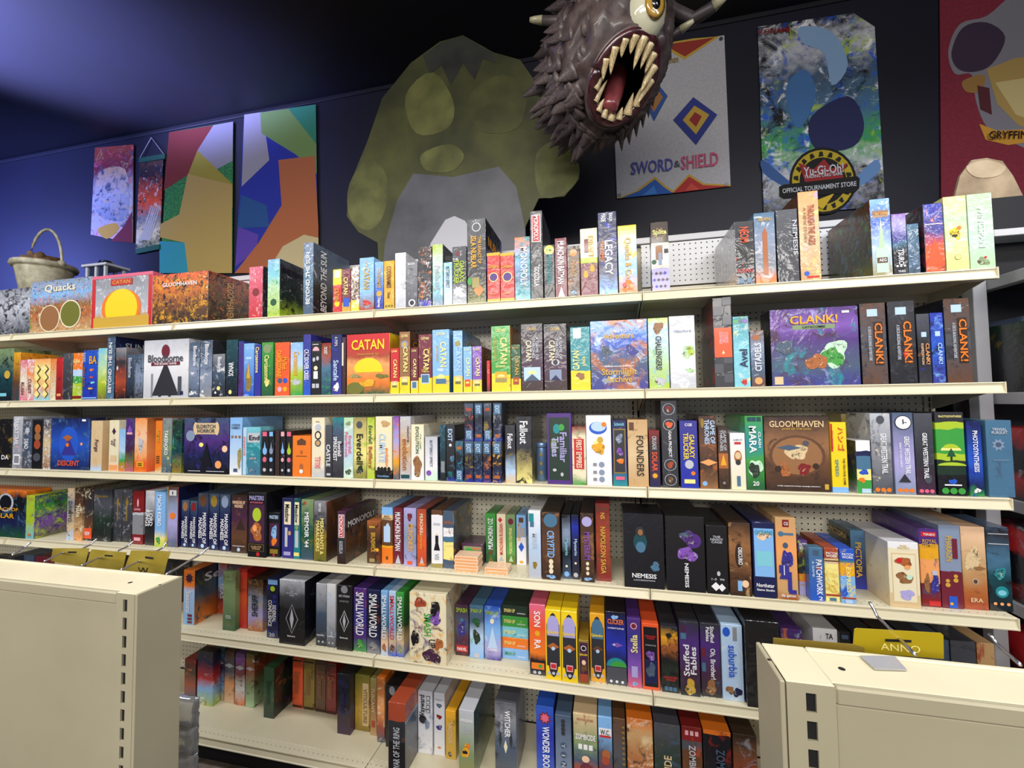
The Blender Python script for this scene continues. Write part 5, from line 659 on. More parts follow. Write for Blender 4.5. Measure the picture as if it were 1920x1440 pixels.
G(5, 632, 658, 1264, 'dark navy plum box', 'plum 0,night .5,night 1', 'navy 12 .4', T=(V('Dominion', 'navy', .55, .4, .4),), yb=1375, D=.27)
G(5, 664, 693, 1266, 'mustard textured box, cream strip', 'dgold 0,gold .4,olive 1', 'brown 16 .3', P=(('r', .48, .72, .2, .38, 'sand'),), T=(V('VITICULTURE', 'dgold', .46, .62, .26, .72),), yb=1368, D=.28)
G(5, 694, 706, 1272, 'tan sepia box', 'tan 0,lbrown .5,khaki 1', '', T=(V('TUSCANY', 'sand', .62, .44, .5),), P=(('r', .2, .5, .3, .06, 'rust'),), yb=1378, D=.28)
G(5, 707, 721, 1270, 'orange and ivory box', 'slate 0,rust .25,lorange .5,copper .9,orange 1', 'cream 12 .3', yb=1391, D=.29)
G(5, 723, 748, 1286, 'black crested box', 'black', 'char 12 .3', P=(('o', .92, .5, .22, .3, 'grey'),), yb=1400, D=.3)
G(5, 728, 760, 1322, 'tall black box, rust red lid', 'black 0,char .45,rust .74|', 'copper 9 .12', T=(U_('WAR OF THE RING', 'silver', .36, .6, .42),), side=('dgrey 0,slate .4,lslate .7,rust .74|', 'olive 9 .3;maroon 9 .3'), H=.3, D=.27)
G(5, 784, 811, 1296, 'white box, dice and ink drawing', 'white 0,silver 1', 'lslate 9 .3', T=(U_('Wayward', 'black', .75, .38, .5, .35),), P=tuple(('r', .9-.07*i, .72, .14, .028, 'black') for i in range(4))+tuple(('r', .9-.07*i, .72, .1, .02, 'silver') for i in range(4))+(('o', .55, .35, .26, .26, 'char'), ('b', .48, .65, .25, .08, 'lslate')), yb=1411, D=.3)
G(5, 814, 834, 1300, 'white box, three small critters', 'white 0,silver 1', '', P=(('b', .8, .5, .3, .05, 'slate'), ('b', .62, .5, .3, .05, 'dred'), ('b', .45, .5, .3, .06, 'indigo'), ('d', .13, .5, .2, .1, 'orange')), T=(H_('Wayward', 'grey', .9, .7, .03),), yb=1415, D=.3)
G(5, 836, 855, 1333, 'golden ochre box', 'gold 0,gold .6,amber 1', 'dgold 10 .3', T=(U_('WINGSPAN', 'sand', .55, .42, .45),), P=(('b', .1, .4, .24, .06, 'brown'),), yb=1422, D=.28)
G(5, 861, 890, 1332, 'grey sage box with yellow bird', 'khaki 0,sage .4,silver 1', '', P=(('b', .42, .45, .34, .12, 'amber'), ('r', .4, .4, .16, .02, 'black'), ('o', .5, .62, .12, .12, 'orange'), ('o', .1, .5, .14, .18, 'olive')), T=(H_('WINGSPAN', 'white', .86, .8, .04), H_('EUROPEAN\nEXPANSION', 'silver', .72, .5, .07)), side=('sage 0,forest .5,dteal 1', 'slate 9 .3'), yb=1462, D=.3)
G(5, 929, 969, 1318, 'storm grey box, antler skull', 'dgrey 0,slate .4,grey .8,dgrey 1', 'char 9 .3', T=(V('WITCHER', 'white', .72, .36, .26, .6), V('OLD WORLD', 'silver', .72, .24, .12, .32)), P=(('d', .4, .5, .09, .3, 'cream'), ('d', .5, .25, .08, .4, 'char'), ('d', .5, .75, .08, .4, 'char')), yb=1452, D=.3)
G(5, 1007, 1040, 1325, 'cobalt blue box, pink flower', 'blue 0,royal .6,blue 1', '', T=(V('WONDER BOOK', 'white', .42, .62, .4, .55),), P=(('e', .84, .5, .4, .4, 'maroon'), ('e', .84, .5, .28, .28, 'pink')), H=.3, D=.3)
G(5, 1043, 1073, 1342, 'periwinkle grey box, letter discs', 'lslate 0,slate 1', '', P=tuple(('o', .58-.13*i, .5, .2, .2, 'slate') for i in range(4))+tuple(('o', .92-.055*i, .5, .13, .13, 'char') for i in range(4)), T=tuple(('YINS'[i], 'v', .58-.13*i, .5, .06, .24, 'silver') for i in range(4)), H=.29, D=.3)
G(5, 1077, 1122, 1340, 'sage box, red haired hero band', 'brown 0,rust .25,slate .4,sage .6,sand 1', 'dred 12 .2;navy 12 .2', T=(H_('ZOMBICIDE', 'white', .7, .84, .1), H_('SIDE BY SIDE OR DEAD', 'rust', .93, .7, .03)), P=tuple(('r', .56, .28+.22*i, .08, .035, 'white') for i in range(3))+(('o', .4, .5, .16, .14, 'peach'), ('b', .26, .5, .34, .12, 'maroon')), H=.3, D=.3)
G(5, 1124, 1150, 1345, 'light blue box, red band, bearded face', 'rust 0,maroon .25,slate .5,sky .8,sky 1', 'brown 12 .3', T=(H_('W.C.', 'char', .8, .7, .07),), P=(('r', .8, .5, .45, .05, 'white'), ('r', .74, .5, .4, .015, 'red'), ('o', .5, .55, .3, .36, 'copper'), ('o', .42, .5, .3, .3, 'rust')), H=.3, D=.3)
G(5, 1152, 1175, 1348, 'umber box with hazard stripe', 'dbrown 0,dgrey .5,brown 1', 'char 14 .3', P=tuple(('d', .06+.07*i, .84, .14, .12, 'dgold') for i in range(13))+(('r', .15, .3, .2, .1, 'brown'),), H=.3, D=.3)
G(5, 1178, 1227, 1349, 'golden brown battle art box', 'brown 0,copper .4,tan .8,orange 1', 'peach 12 .3;dbrown 12 .3;sand 9 .25', T=(H_('ALIES', 'sand', .12, .6, .06),), H=.3, D=.3)
G(5, 1230, 1279, 1359, 'murky green box, diagonal title', 'char 0,forest .5,dgrey 1', 'slate 12 .3;olive 14 .2', T=(U_('ZOMBICIDE', 'sand', .3, .6, .3, .5),), H=.3, D=.3)
G(5, 1282, 1320, 1364, 'maroon topped box, grey letters', 'dbrown 0,brown .4,dgrey .7,dred .82|', 'rust 12 .25', T=(V('ZOMBICIDE', 'silver', .52, .5, .34),), P=tuple(('r', .92, .25+.25*i, .08, .03, 'lpink') for i in range(3)), H=.3, D=.3)
G(5, 1323, 1375, 1372, 'midnight box, orange hazard top', 'plum 0,night .4,night .9,orange .95|', 'dred 9 .28', T=(V('ZOMBICIDE', 'slate', .5, .56, .32, .6),), H=.3, D=.3)
G(5, 1379, 1424, 1379, 'brown red battle art box', 'maroon 0,rust .4,brown .8,dbrown 1', 'grey 9 .3;black 9 .3', T=(V('2ND', 'silver', .42, .2, .3), V('ED', 'silver', .2, .1, .3)), H=.3, D=.3)
build_games()
# ------------------------------------------------------------------ canister, price label, rear risers
o = empty('storage_canister', ((boxX(998, -.32, ZS[2])+boxX(1027, -.32, ZS[2]))/2, -.25, ZS[2])); tag(o, 'steel blue round canister with three marks between black and purple boxes', 'canister')
def lathe(name, prof, m, parent=None, seg=24, loc=None, smooth=True):
    bm = bmesh.new(); R_ = []
    for r, z in prof: R_.append([bm.verts.new((r*math.cos(2*math.pi*k/seg), r*math.sin(2*math.pi*k/seg), z)) for k in range(seg)])
    for a, b in zip(R_, R_[1:]):
        for k in range(seg): bm.faces.new((a[k], a[(k+1) % seg], b[(k+1) % seg], b[k]))
    if prof[0][0] > 1e-4: bm.faces.new(R_[0])
    if prof[-1][0] > 1e-4: bm.faces.new(R_[-1])
    bmesh.ops.remove_doubles(bm, verts=bm.verts, dist=1e-5)
    return fin(bm, name, m, parent, smooth, loc)
lathe('can_body', [(.024, .0005), (.026, .004), (.026, .145), (.025, .149)], mat('can_blue', '5d7ba0', .3, .5, .4), o)
lathe('can_lid', [(.026, .150), (.027, .153), (.027, .168), (.025, .172), (.001, .173)], mat('can_lid', '6f8bb0', .3, .5, .4), o)
for z in (.12, .08, .04): shape(o, 'e', (0, -.0275, z), *FACE['f'], .008, .01, 'dgold', 'printed_mark')
fr2 = fr
box('display_riser', -3.64, -2.1, .06, .48, 2.4505, 2.66, mat('riser_dark', '17182a', .7), fr, .003)
# ------------------------------------------------------------------ basket and lantern on the riser
bk = empty('bucket_basket', (-3.2, .22, 2.6605)); tag(bk, 'cream bucket basket with tall arched handle holding bundled brown cloth, far left', 'basket')
IV = noise_mat('worn_ivory', 'c9c2a8', '9e967c', 14, .55, bump=.3); CL = noise_mat('brown_cloth', '8a6a4a', '5d4530', 20, .9, bump=.5)
lathe('bucket', [(.17, 0), (.19, .03), (.225, .2), (.235, .24)], IV, bk)
lathe('rim', [(.22, .235), (.262, .24), (.27, .262), (.262, .285), (.225, .288)], IV, bk)
lathe('inner_liner', [(.224, .284), (.2, .25), (.001, .24)], mat('liner_dark', '3c3226', .9), bk)
tube('handle', [(-.255*math.cos(t), 0, .27+.36*math.sin(t)) for t in [math.pi*i/14 for i in range(15)]], .013, IV, bk)
for s in (-1, 1): lathe('handle_knob', [(.001, -.03), (.03, -.02), (.035, 0), (.03, .02), (.001, .03)], IV, bk, 12, (s*.25, 0, .28))
def blob(name, rx, ry, rz, m, parent, loc, amp=.15, sub=3, seed=0, rot=(0, 0, 0)):
    bm = bmesh.new(); bmesh.ops.create_icosphere(bm, subdivisions=sub, radius=1)
    from mathutils import noise
    for v in bm.verts:
        n = noise.fractal(v.co*1.8+Vector((seed, seed*2, 0)), 1, 2, 4); v.co *= 1+amp*n; v.co = Vector((v.co.x*rx, v.co.y*ry, v.co.z*rz))
    ob = fin(bm, name, m, parent, True, loc); ob.rotation_euler = rot; return ob
cb = blob('cloth_bundle', .17, .15, .07, CL, bk, (0, 0, .3), .25, 3, 3)
for x, r in ((-.09, .3), (.08, -.4), (0, .9)): blob('cloth_fold', .09, .05, .035, CL, cb, (x, -.09, .02), .2, 2, 5, (0, r, r))
bk.scale = (.7, .7, .82)
ln = empty('white_lantern', (-2.54, .2, 2.6605)); tag(ln, 'small white lantern with flat roof and dark glass dome behind red framed box', 'lantern')
WL = mat('lantern_white', 'b9bcc8', .5)
box('roof', -.19, .19, -.13, .13, .165, .185, WL, ln); box('base', -.16, .16, -.11, .11, 0, .02, WL, ln)
for x in (-.14, -.0, .14):
    for y in (-.095, .095): box('post', x-.014, x+.014, y-.014, y+.014, .02, .165, WL, ln)
box('glass_pane', -.13, .13, -.094, -.09, .02, .165, mat('pane_dark', '28304a', .1, 0, 1), ln)
lathe('dome', [(.075, .185), (.08, .2), (.06, .232), (.001, .245)], mat('dome_black', '0b0b10', .08, 0, 1), ln)
ln.scale = (.62, .62, .85)
# ------------------------------------------------------------------ wall hangings
FAB = lambda c, n=None: noise_mat('cloth_'+c, c if c not in CO else CO[c], n or (c if c not in CO else CO[c]), 60, .8, bump=.25)
LAY = {}
def poly(name, px, Yp, m, parent, th=.0, smooth=False, layer=0, loc=None, zmin=None):
    if parent is not None and not th: LAY[parent.name] = LAY.get(parent.name, 0)+1; Yp -= .0003*LAY[parent.name]
    P = [cast(x, y, 1, Yp) for x, y in px]
    if zmin:
        for p in P: p.z = max(p.z, zmin)
    if smooth:
        Q = []; n = len(P)
        for i in range(n):
            p0, p1, p2, p3 = P[i-1], P[i], P[(i+1) % n], P[(i+2) % n]
            for t in (0, .25, .5, .75): Q.append(.5*((2*p1)+(p2-p0)*t+(2*p0-5*p1+4*p2-p3)*t*t+(3*p1-p0-3*p2+p3)*t**3))
        P = Q
    off = Vector(loc) if loc else Vector((0, 0, 0))
    bm = bmesh.new(); vs = [bm.verts.new(p-off) for p in P]; f = bm.faces.new(vs); f.normal_update(); bmesh.ops.triangulate(bm, faces=[f], ngon_method='EAR_CLIP')
    if th:
        r = bmesh.ops.extrude_face_region(bm, geom=list(bm.faces), use_keep_orig=True); bmesh.ops.translate(bm, verts=[g for g in r['geom'] if isinstance(g, bmesh.types.BMVert)], vec=(0, th, 0))
    return fin(bm, name, m, parent)
BY = .885
def banner(name, px, m, label, rod=True):
    o = poly(name, px, BY, m, None, .006); tag(o, label, 'banner', 'hanging banners on the dark wall'); return o
def art(b, px, col, k=1, smooth=False, name='printed_field'):
    return poly(name, px, BY-.0003, FAB(col) if isinstance(col, str) else col, b, 0, smooth)
def pen(px): return mat('line_ink', '1a1a22', .7)
b1 = banner('wall_banner', [(178, 277), (250, 271), (248, 455), (170, 440)], art_mat('lpink 0,silver .25,silver .5,maroon .75,rust 1', 'slate 5 .3;pink 6 .25;tan 7 .25', .0, 2), 'narrow faded pink and white banner, leftmost on the dark wall')
art(b1, [(208, 452), (232, 425), (248, 395), (248, 455)], 'maroon', 1, False); art(b1, [(185, 325), (235, 318), (240, 400), (215, 415), (180, 395)], art_mat('lslate 0,silver .5,tan 1', 'slate 9 .4;sand 9 .3', 0, 4), 1, True)
art(b1, [(183, 430), (215, 418), (222, 430), (200, 448)], 'gold', 2, True)
b2 = banner('scroll_banner', [(262, 304), (306, 297), (299, 459), (254, 467)], art_mat('dgreen 0,cream .15,grey .35,fire .5,rust .7,night .85,brown 1', 'black 7 .35;white 8 .25', 0, 6), 'thin dark scroll banner with green end bars and hanging cord')
for q_ in (([(260, 296), (309, 288), (309, 297), (260, 305)]), ([(254, 467), (299, 458), (299, 467), (254, 476)])):
    poly('end_bar', q_, BY-.012, mat('bar_green', '1a5a45', .5), b2, .018)
tube('cord', [cast(262, 297, 1, .88), cast(284, 258, 1, .89), cast(307, 289, 1, .88)], .004, mat('cord_white', 'b8b8c0', .8), b2, 5)
for a in range(5): art(b2, [(262+4*a, 450), (266+4*a, 450), (285+4*a, 385), (283+4*a, 385)], 'silver', 2)
b3 = banner('wall_banner', [(317, 248), (437, 228), (435, 512), (299, 512)], FAB('green', '1f5843'), 'yellow, red, white and teal colour block banner')
art(b3, [(317, 248), (400, 235), (352, 328), (307, 357)], '7a2a22'); art(b3, [(400, 235), (437, 228), (436, 302), (405, 318), (370, 282)], '908e96')
art(b3, [(370, 282), (436, 345), (436, 390), (352, 328)], '9c912f', 2); art(b3, [(299, 452), (352, 455), (354, 512), (299, 512)], '2d93ac')
art(b3, [(352, 326), (435, 346), (435, 512), (353, 512), (346, 455), (300, 445), (301, 420), (336, 402)], 'b59a55', 3, False)
b4 = banner('wall_banner', [(458, 215), (592, 196), (597, 512), (440, 512)], FAB('royal', '202d8a'), 'orange, blue, white and purple colour block banner')
art(b4, [(458, 215), (492, 210), (505, 300), (453, 350)], '9a98a2'); art(b4, [(488, 211), (592, 196), (594, 326), (555, 290), (490, 250)], '6f8f4c'); art(b4, [(540, 203), (592, 196), (593, 270)], '2c7f62', 2)
art(b4, [(452, 365), (500, 385), (505, 425), (445, 428)], '1e4f8a', 2); art(b4, [(446, 425), (485, 440), (480, 470), (441, 500)], '5a3fa3', 2)
art(b4, [(522, 300), (590, 292), (597, 425), (597, 512), (440, 512), (485, 455), (528, 385)], 'b0653a', 3, False)
art(b4, [(500, 512), (530, 462), (570, 440), (597, 446), (597, 512)], 'cbb98a', 4, False)
b5 = banner('wall_banner', [(1146, 100), (1358, 66), (1370, 349), (1157, 372)], FAB('b2b1b6', 'a6a5ac'), 'satin white banner with blue and red curtain corners and bold lettering')
gold_ = 'b8963a'
for k, (q_, c_) in enumerate((([(1235, 83), (1283, 112), (1350, 68), (1300, 72)], gold_), ([(1245, 84), (1284, 106), (1340, 70)], '8f2d22'), ([(1157, 372), (1192, 358), (1228, 331), (1250, 350), (1262, 358), (1292, 326), (1320, 344), (1370, 346), (1370, 349)], gold_), ([(1166, 371), (1198, 358), (1228, 336), (1246, 352), (1262, 362)], '2a58a8'), ([(1262, 362), (1292, 331), (1318, 347), (1368, 349)], 'a83030'), ([(1205, 366), (1226, 348), (1232, 363)], '3a78c4'), ([(1285, 358), (1296, 343), (1312, 355)], 'c04a3c'))): art(b5, q_, c_, k+1)
for q_, c_ in (([(1200, 175), (1228, 150), (1252, 180), (1226, 228)], '2f4f8f'), ([(1210, 178), (1228, 162), (1243, 182), (1226, 210)], '9a6a3a'), ([(1262, 225), (1300, 182), (1345, 215), (1305, 272)], '2a3580'), ([(1280, 225), (1302, 198), (1330, 215), (1305, 252)], gold_), ([(1292, 225), (1303, 210), (1316, 218), (1305, 238)], '8c2b2b')): art(b5, q_, c_, 2 if c_ not in (gold_, '9a6a3a') else 3)
def wtext(b, s, x0, y0, x1, y1, hpx, col, k=5, name='banner_lettering', bold=True):
    yy = BY-.005-.0003*LAY.get(b.name, 0); A, B = cast(x0, y0, 1, yy), cast(x1, y1, 1, yy); c_ = (A+B)/2
    h_ = (cast((x0+x1)/2, (y0+y1)/2-hpx/2, 1, BY)-cast((x0+x1)/2, (y0+y1)/2+hpx/2, 1, BY)).length
    return text(b, s, c_, B-A, Vector((0, 0, 1)) if True else None, (B-A).length, h_, col, bold, name)
CO['indigo2'] = '43459c'; CO['magenta'] = 'b8456f'
wtext(b5, 'SWORD', 1183, 316, 1262, 308, 24, 'indigo2'); wtext(b5, '&', 1264, 308, 1276, 306, 12, 'dgrey'); wtext(b5, 'SHIELD', 1277, 306, 1347, 297, 26, 'magenta')
wtext(b5, 'Pokémon', 1234, 114, 1272, 110, 13, 'dgold')
for x, y in ((1352, 72), (1162, 365), (1362, 345)): shape(b5, 'o', cast(x, y, 1, BY-.008), *FACE['f'], .012, .012, STEEL, 'grommet')
b6 = banner('wall_banner', [(1421, 50), (1560, 30), (1600, 24), (1640, 50), (1660, 388), (1432, 402)], art_mat('black 0,silver .2,green .35,steel .5,slate .7,silver .85,char 1', 'blue 5 .35;black 4 .35;lime 4 .22;white 6 .25', 0, 3), 'dark banner with blue green swirls and round black and yellow emblem')
for px_, c_ in (([(1430, 300), (1480, 340), (1500, 360), (1470, 350), (1432, 325)], '34568f'), ([(1640, 300), (1600, 340), (1610, 350), (1650, 320)], '5f86b8'), ([(1500, 50), (1560, 60), (1590, 120), (1560, 160), (1545, 100), (1505, 80)], '7f9fc4'), ([(1475, 160), (1510, 130), (1530, 180), (1500, 240), (1480, 210)], '3d6aa0'), ([(1520, 220), (1590, 180), (1620, 230), (1600, 275), (1530, 280)], '1d2250')): art(b6, px_, c_, 1, True)
def disc(b, cx, cy, r, col, k, sy=1.0): return art(b, [(cx+r*math.cos(2*math.pi*i/28), cy+r*sy*math.sin(2*math.pi*i/28)) for i in range(28)], col, k, False, 'printed_disc')
disc(b6, 1543, 339, 63, '0d0d10', 2); disc(b6, 1543, 339, 58, 'b09a22', 3); disc(b6, 1543, 339, 44, '0d0d10', 4)
for i in range(18):
    a = i*2*math.pi/18; art(b6, [(1543+46*math.cos(a), 339+46*math.sin(a)), (1543+55*math.cos(a+.06), 339+55*math.sin(a+.06)), (1543+55*math.cos(a+.16), 339+55*math.sin(a+.16)), (1543+47*math.cos(a+.2), 339+47*math.sin(a+.2))], '15150f', 4)
art(b6, [(1510, 345), (1498, 305), (1525, 318), (1545, 298), (1560, 316), (1590, 306), (1578, 325), (1585, 340)], '8e1f22', 5)
art(b6, [(1520, 380), (1565, 362), (1543, 392)], 'c8a92a', 5)
art(b6, [(1461, 350), (1470, 346), (1606, 330), (1612, 334), (1611, 353), (1604, 360), (1470, 372), (1462, 367)], '0b0b0e', 6)
wtext(b6, 'Yu-Gi-Oh!', 1506, 322, 1582, 314, 17, 'silver', 8); wtext(b6, 'TRADING CARD GAME', 1508, 332, 1580, 325, 6, 'silver', 8); wtext(b6, 'OFFICIAL TOURNAMENT STORE', 1467, 358, 1606, 344, 9, 'silver', 9); wtext(b6, 'KONAMI', 1422, 60, 1481, 55, 10, 'dred', 8)
b7 = banner('wall_banner', [(1762, -30), (1990, -60), (1990, 372), (1765, 372)], FAB('7d1f34', '6d1a2c'), 'crimson banner with grey edged crest shape and gold ribbon lettering')
art(b7, [(1778, 95), (1800, 45), (1850, 30), (1900, -10), (1960, -20), (1960, 260), (1900, 268), (1852, 240), (1830, 190), (1822, 140), (1790, 138)], '77757f', 1, True)
art(b7, [(1784, 98), (1805, 52), (1850, 42), (1885, 70), (1860, 120), (1825, 135), (1795, 128)], '33233a', 2, True)
art(b7, [(1850, 130), (1900, 110), (1960, 100), (1960, 250), (1910, 235), (1870, 195)], 'a0854a', 2, False); art(b7, [(1866, 155), (1960, 140), (1960, 235), (1905, 215)], 'b9a975', 3)
art(b7, [(1805, 152), (1845, 140), (1840, 170), (1812, 172)], '8e6a35', 2, True); art(b7, [(1832, 160), (1855, 165), (1860, 215), (1838, 205)], '4a1822', 3)
art(b7, [(1836, 232), (1870, 245), (1960, 240), (1960, 262), (1890, 272), (1848, 262)], 'bf8a2f', 4); wtext(b7, 'GRYFFINDOR', 1851, 251, 1975, 254, 15, 'dbrown', 6)
# ------------------------------------------------------------------ plain cut-out boards
OL = noise_mat('olive_board', '30321a', '4f5126', 5, .6, 6, .3, .7); OLL = noise_mat('olive_board_light', '4b4d25', '6b6d3a', 6, .6, 6); GB = noise_mat('grey_board', '484950', '5c5d64', 5, .5)
SY = .3
st = poly('cutout_board', [(712, 640), (708, 455), (672, 435), (650, 405), (656, 345), (690, 262), (716, 185), (770, 118), (825, 78), (868, 66), (925, 98), (975, 112), (1012, 165), (1048, 225), (1080, 285), (1086, 335), (1058, 368), (1010, 372), (985, 425), (990, 640)], SY, OL, None, .012, zmin=2.4515)
tag(st, 'large olive and grey rock-shaped cardboard cutout standing behind the boxes', 'cutout')
def sart(px, m, k, smooth=True, nm='printed_field'): return poly(nm, px, SY-.0002, m, st, 0, smooth, zmin=2.4515)
sart([(712, 640), (722, 455), (745, 375), (775, 325), (850, 332), (935, 312), (968, 350), (984, 425), (990, 640)], GB, 1, False)
sart([(655, 345), (690, 300), (725, 330), (720, 400), (690, 432), (655, 405)], OLL, 1); sart([(1005, 290), (1050, 262), (1082, 300), (1084, 335), (1055, 365), (1012, 365)], OLL, 1)
sart([(760, 180), (810, 135), (850, 190), (840, 240), (780, 250)], OLL, 1); sart([(880, 180), (940, 140), (985, 175), (970, 240), (900, 245)], noise_mat('olive_board_mid', '393b1b', '4f5128', 6, .6), 1)
sart([(792, 104), (826, 80), (868, 68), (922, 98), (930, 118), (905, 110), (890, 150), (868, 118), (845, 160), (828, 122), (806, 138)], noise_mat('charcoal_board', '1f201e', '33352c', 6, .7), 1, False)
sart([(790, 290), (840, 270), (870, 290), (850, 320), (800, 320)], OLL, 2)
sart([(775, 640), (808, 455), (835, 412), (852, 405), (872, 414), (888, 440), (915, 640)], mat('white_board', 'b9bac2', .5), 2, False)
s2 = poly('cutout_board', [(1795, 432), (1786, 385), (1800, 330), (1822, 300), (1850, 296), (1880, 302), (1900, 330), (1925, 380), (1935, 438)], .0, noise_mat('tan_board', 'b7a083', '8d7a62', 9, .8, bump=.3), None, .012)
tag(s2, 'tan folded-cloth coloured cutout standing above the right shelf end', 'cutout')
poly('printed_field', [(1812, 312), (1850, 300), (1885, 312), (1870, 330), (1830, 332)], -.002, noise_mat('tan_board_light', 'cdb89c', 'b39d80', 9, .8), s2, 0, True)
# ------------------------------------------------------------------ hanging toothed head sculpture
mh = empty('monster_head', (1.10, -.2, 3.36)); tag(mh, 'dark brown scaly monster head sculpture with gaping toothed mouth hanging from ceiling', 'sculpture')
SK = noise_mat('scaly_skin', '2d2225', '574845', 22, .5, 6, .3, .7, bump=.6, coat=.25); SK2 = noise_mat('scale_skin', '332a2d', '5f5350', 14, .5, 5, .3, .7, bump=.4, coat=.2)
LIP = noise_mat('wet_lip', '2c1318', '4a2026', 30, .25, coat=.6); MOU = mat('mouth_black', '060507', .8); TOO = noise_mat('tooth_ivory', 'd9c9a0', 'a88f62', 12, .35, coat=.3); TON = noise_mat('tongue_red', '6a2a30', '8c4246', 16, .3, bump=.3, coat=.6)
m_ = Vector((.42, -.70, -.60)).normalized(); up_ = (Vector((.12, 0, 1))-m_*Vector((.12, 0, 1)).dot(m_)).normalized(); rt_ = m_.cross(up_)*-1
rt_ = up_.cross(m_) * -1 if False else m_.cross(up_)
RX, RYY, RZ = .26, .31, .34
from mathutils import noise as _n
def hp(u_, v_, w_): return rt_*(u_*RX)+up_*(v_*RZ)+m_*(w_*RYY)
bm = bmesh.new(); bmesh.ops.create_icosphere(bm, subdivisions=5, radius=1); kill = []
for v in bm.verts:
    a, b_, c_ = v.co.x, v.co.y, v.co.z
    rr = (a/.50)**2+((b_+.24)/.47)**2
    if c_ > 0 and rr < 1: kill.append(v)
    k = 1+.10*_n.fractal(v.co*3.5, 1, 2, 5)*(1 if not (c_ > 0 and rr < 1.5) else .2)
    taper = 1-.12*max(0, -b_)
    v.co = hp(a*k*taper, b_*k, c_*k)
bmesh.ops.delete(bm, geom=kill, context='VERTS')
fin(bm, 'skull', SK, mh, True)
bm = bmesh.new(); bmesh.ops.create_icosphere(bm, subdivisions=4, radius=1); kill = []
for v in bm.verts:
    a, b_, c_ = v.co.x, v.co.y, v.co.z
    if c_ > .60: kill.append(v)
    v.co = hp(a*.68, b_*.70-.12, c_*.80+.22)
bmesh.ops.delete(bm, geom=kill, context='VERTS'); fin(bm, 'mouth_cavity', MOU, mh, True)
def rim(t, s=1.0, o_=0.0):
    a, b_ = .50*s*math.cos(t), .47*s*math.sin(t)-.24
    return hp(a, b_, math.sqrt(max(.05, 1-a*a-b_*b_))+o_)
for s, r_ in ((1.0, .022), (1.09, .016), (.95, .014)):
    tube('lip_fold', [rim(2*math.pi*i/44, s, -.01) for i in range(45)], r_, LIP if s < 1.05 else SK, mh, 8)
def cone_mesh(nm, m, bend=.2, seg=8):
    bm = bmesh.new(); R_ = []
    for i in range(6):
        t = i/6; r_ = (1-t)**.8*.5; R_.append([bm.verts.new((r_*math.cos(2*math.pi*k/seg)+bend*t*t, r_*math.sin(2*math.pi*k/seg)*.8, t)) for k in range(seg)])
    tip = bm.verts.new((bend, 0, 1)); bm.faces.new(R_[0])
    for a, b_ in zip(R_, R_[1:]):
        for k in range(seg): bm.faces.new((a[k], a[(k+1) % seg], b_[(k+1) % seg], b_[k]))
    for k in range(seg): bm.faces.new((R_[-1][k], R_[-1][(k+1) % seg], tip))
    bmesh.ops.recalc_face_normals(bm, faces=bm.faces); me = bpy.data.meshes.new(nm); bm.to_mesh(me); bm.free(); me.materials.append(m)
    for p in me.polygons: p.use_smooth = True
    return me
TM = cone_mesh('tooth', TOO); SM = cone_mesh('scale', SK2, .35, 7)
def put_cone(me, nm, pos, d, L_, w_, side=None, fx=1.0):
    d = Vector(d).normalized(); x = (side or Vector((0, 0, 1))).copy(); x = (x-d*x.dot(d)).normalized(); y = d.cross(x)
    ob = bpy.data.objects.new(nm, me); link(ob, mh); p = Vector(pos)
    ob.matrix_local = Matrix(((x.x*w_*fx, y.x*w_, d.x*L_, p.x), (x.y*w_*fx, y.y*w_, d.y*L_, p.y), (x.z*w_*fx, y.z*w_, d.z*L_, p.z), (0, 0, 0, 1))); return ob
rnd = random.Random(3)
for i in range(9):                                      # upper row
    t = math.radians(15+i*18.7); p = rim(t, .93, -.02); L_ = .075+.02*math.sin(i*1.9)+(.02 if 3 < i < 9 else 0)
    put_cone(TM, 'tooth', p, -up_*1.0+m_*.05+rt_*(-.25*math.cos(t)), L_, .05+rnd.uniform(0, .008), m_)
for i in range(8):                                       # lower row
    t = math.radians(205+i*18.5); p = rim(t, .93, -.02); L_ = .07+.02*math.sin(i*2.3)
    put_cone(TM, 'tooth', p, up_*1.0+m_*.1+rt_*(-.3*math.cos(t)), L_, .046+rnd.uniform(0, .008), m_)
tg = tube('tongue', [hp(-.12+.17*t, -.12-.46*t, .30+.62*t-.14*t*t) for t in [k/10 for k in range(11)]], .058, TON, mh, 14, .036)
for i in range(420):                                     # scales over the skin
    z_ = rnd.uniform(-1, .72); ph = rnd.uniform(0, 2*math.pi); r_ = math.sqrt(1-z_*z_); a, b_, c_ = r_*math.cos(ph), r_*math.sin(ph), z_
    if c_ > 0 and (a/.64)**2+((b_+.24)/.60)**2 < 1: continue
    n = (rt_*a/RX+up_*b_/RZ+m_*c_/RYY).normalized(); d = (n*.3-m_*.8-up_*.5+Vector((rnd.uniform(-.2, .2),)*3)).normalized()
    big = rnd.random() < .12
    put_cone(SM, 'scale', hp(a*.97, b_*.97, c_*.97), d, .15 if big else rnd.uniform(.07, .1), .10 if big else rnd.uniform(.09, .12), n, .8 if big else .5)
for i in range(7): t = math.radians(150+i*12); put_cone(SM, 'jaw_spike', rim(t, 1.32, -.1), (up_*-.6-m_*.3+rt_*-.4), .12, .06, m_)
MC = Vector((1.10, -.2, 3.36))
def ml(x, y, Y): return cast(x, y, 1, Y)-MC
ey = empty('eye', ml(1208, 26, -.43)); ey.parent = mh; ey.scale = (.72, .72, .95)
EW = mat('eye_white', 'c9c6ad', .08, 0, 1); me = lathe('eyeball', [(.001, -.12), (.06, -.104), (.104, -.06), (.12, 0), (.104, .06), (.06, .104), (.001, .12)], EW, ey, 28)
ed = Vector((.45, -.85, -.25)).normalized()
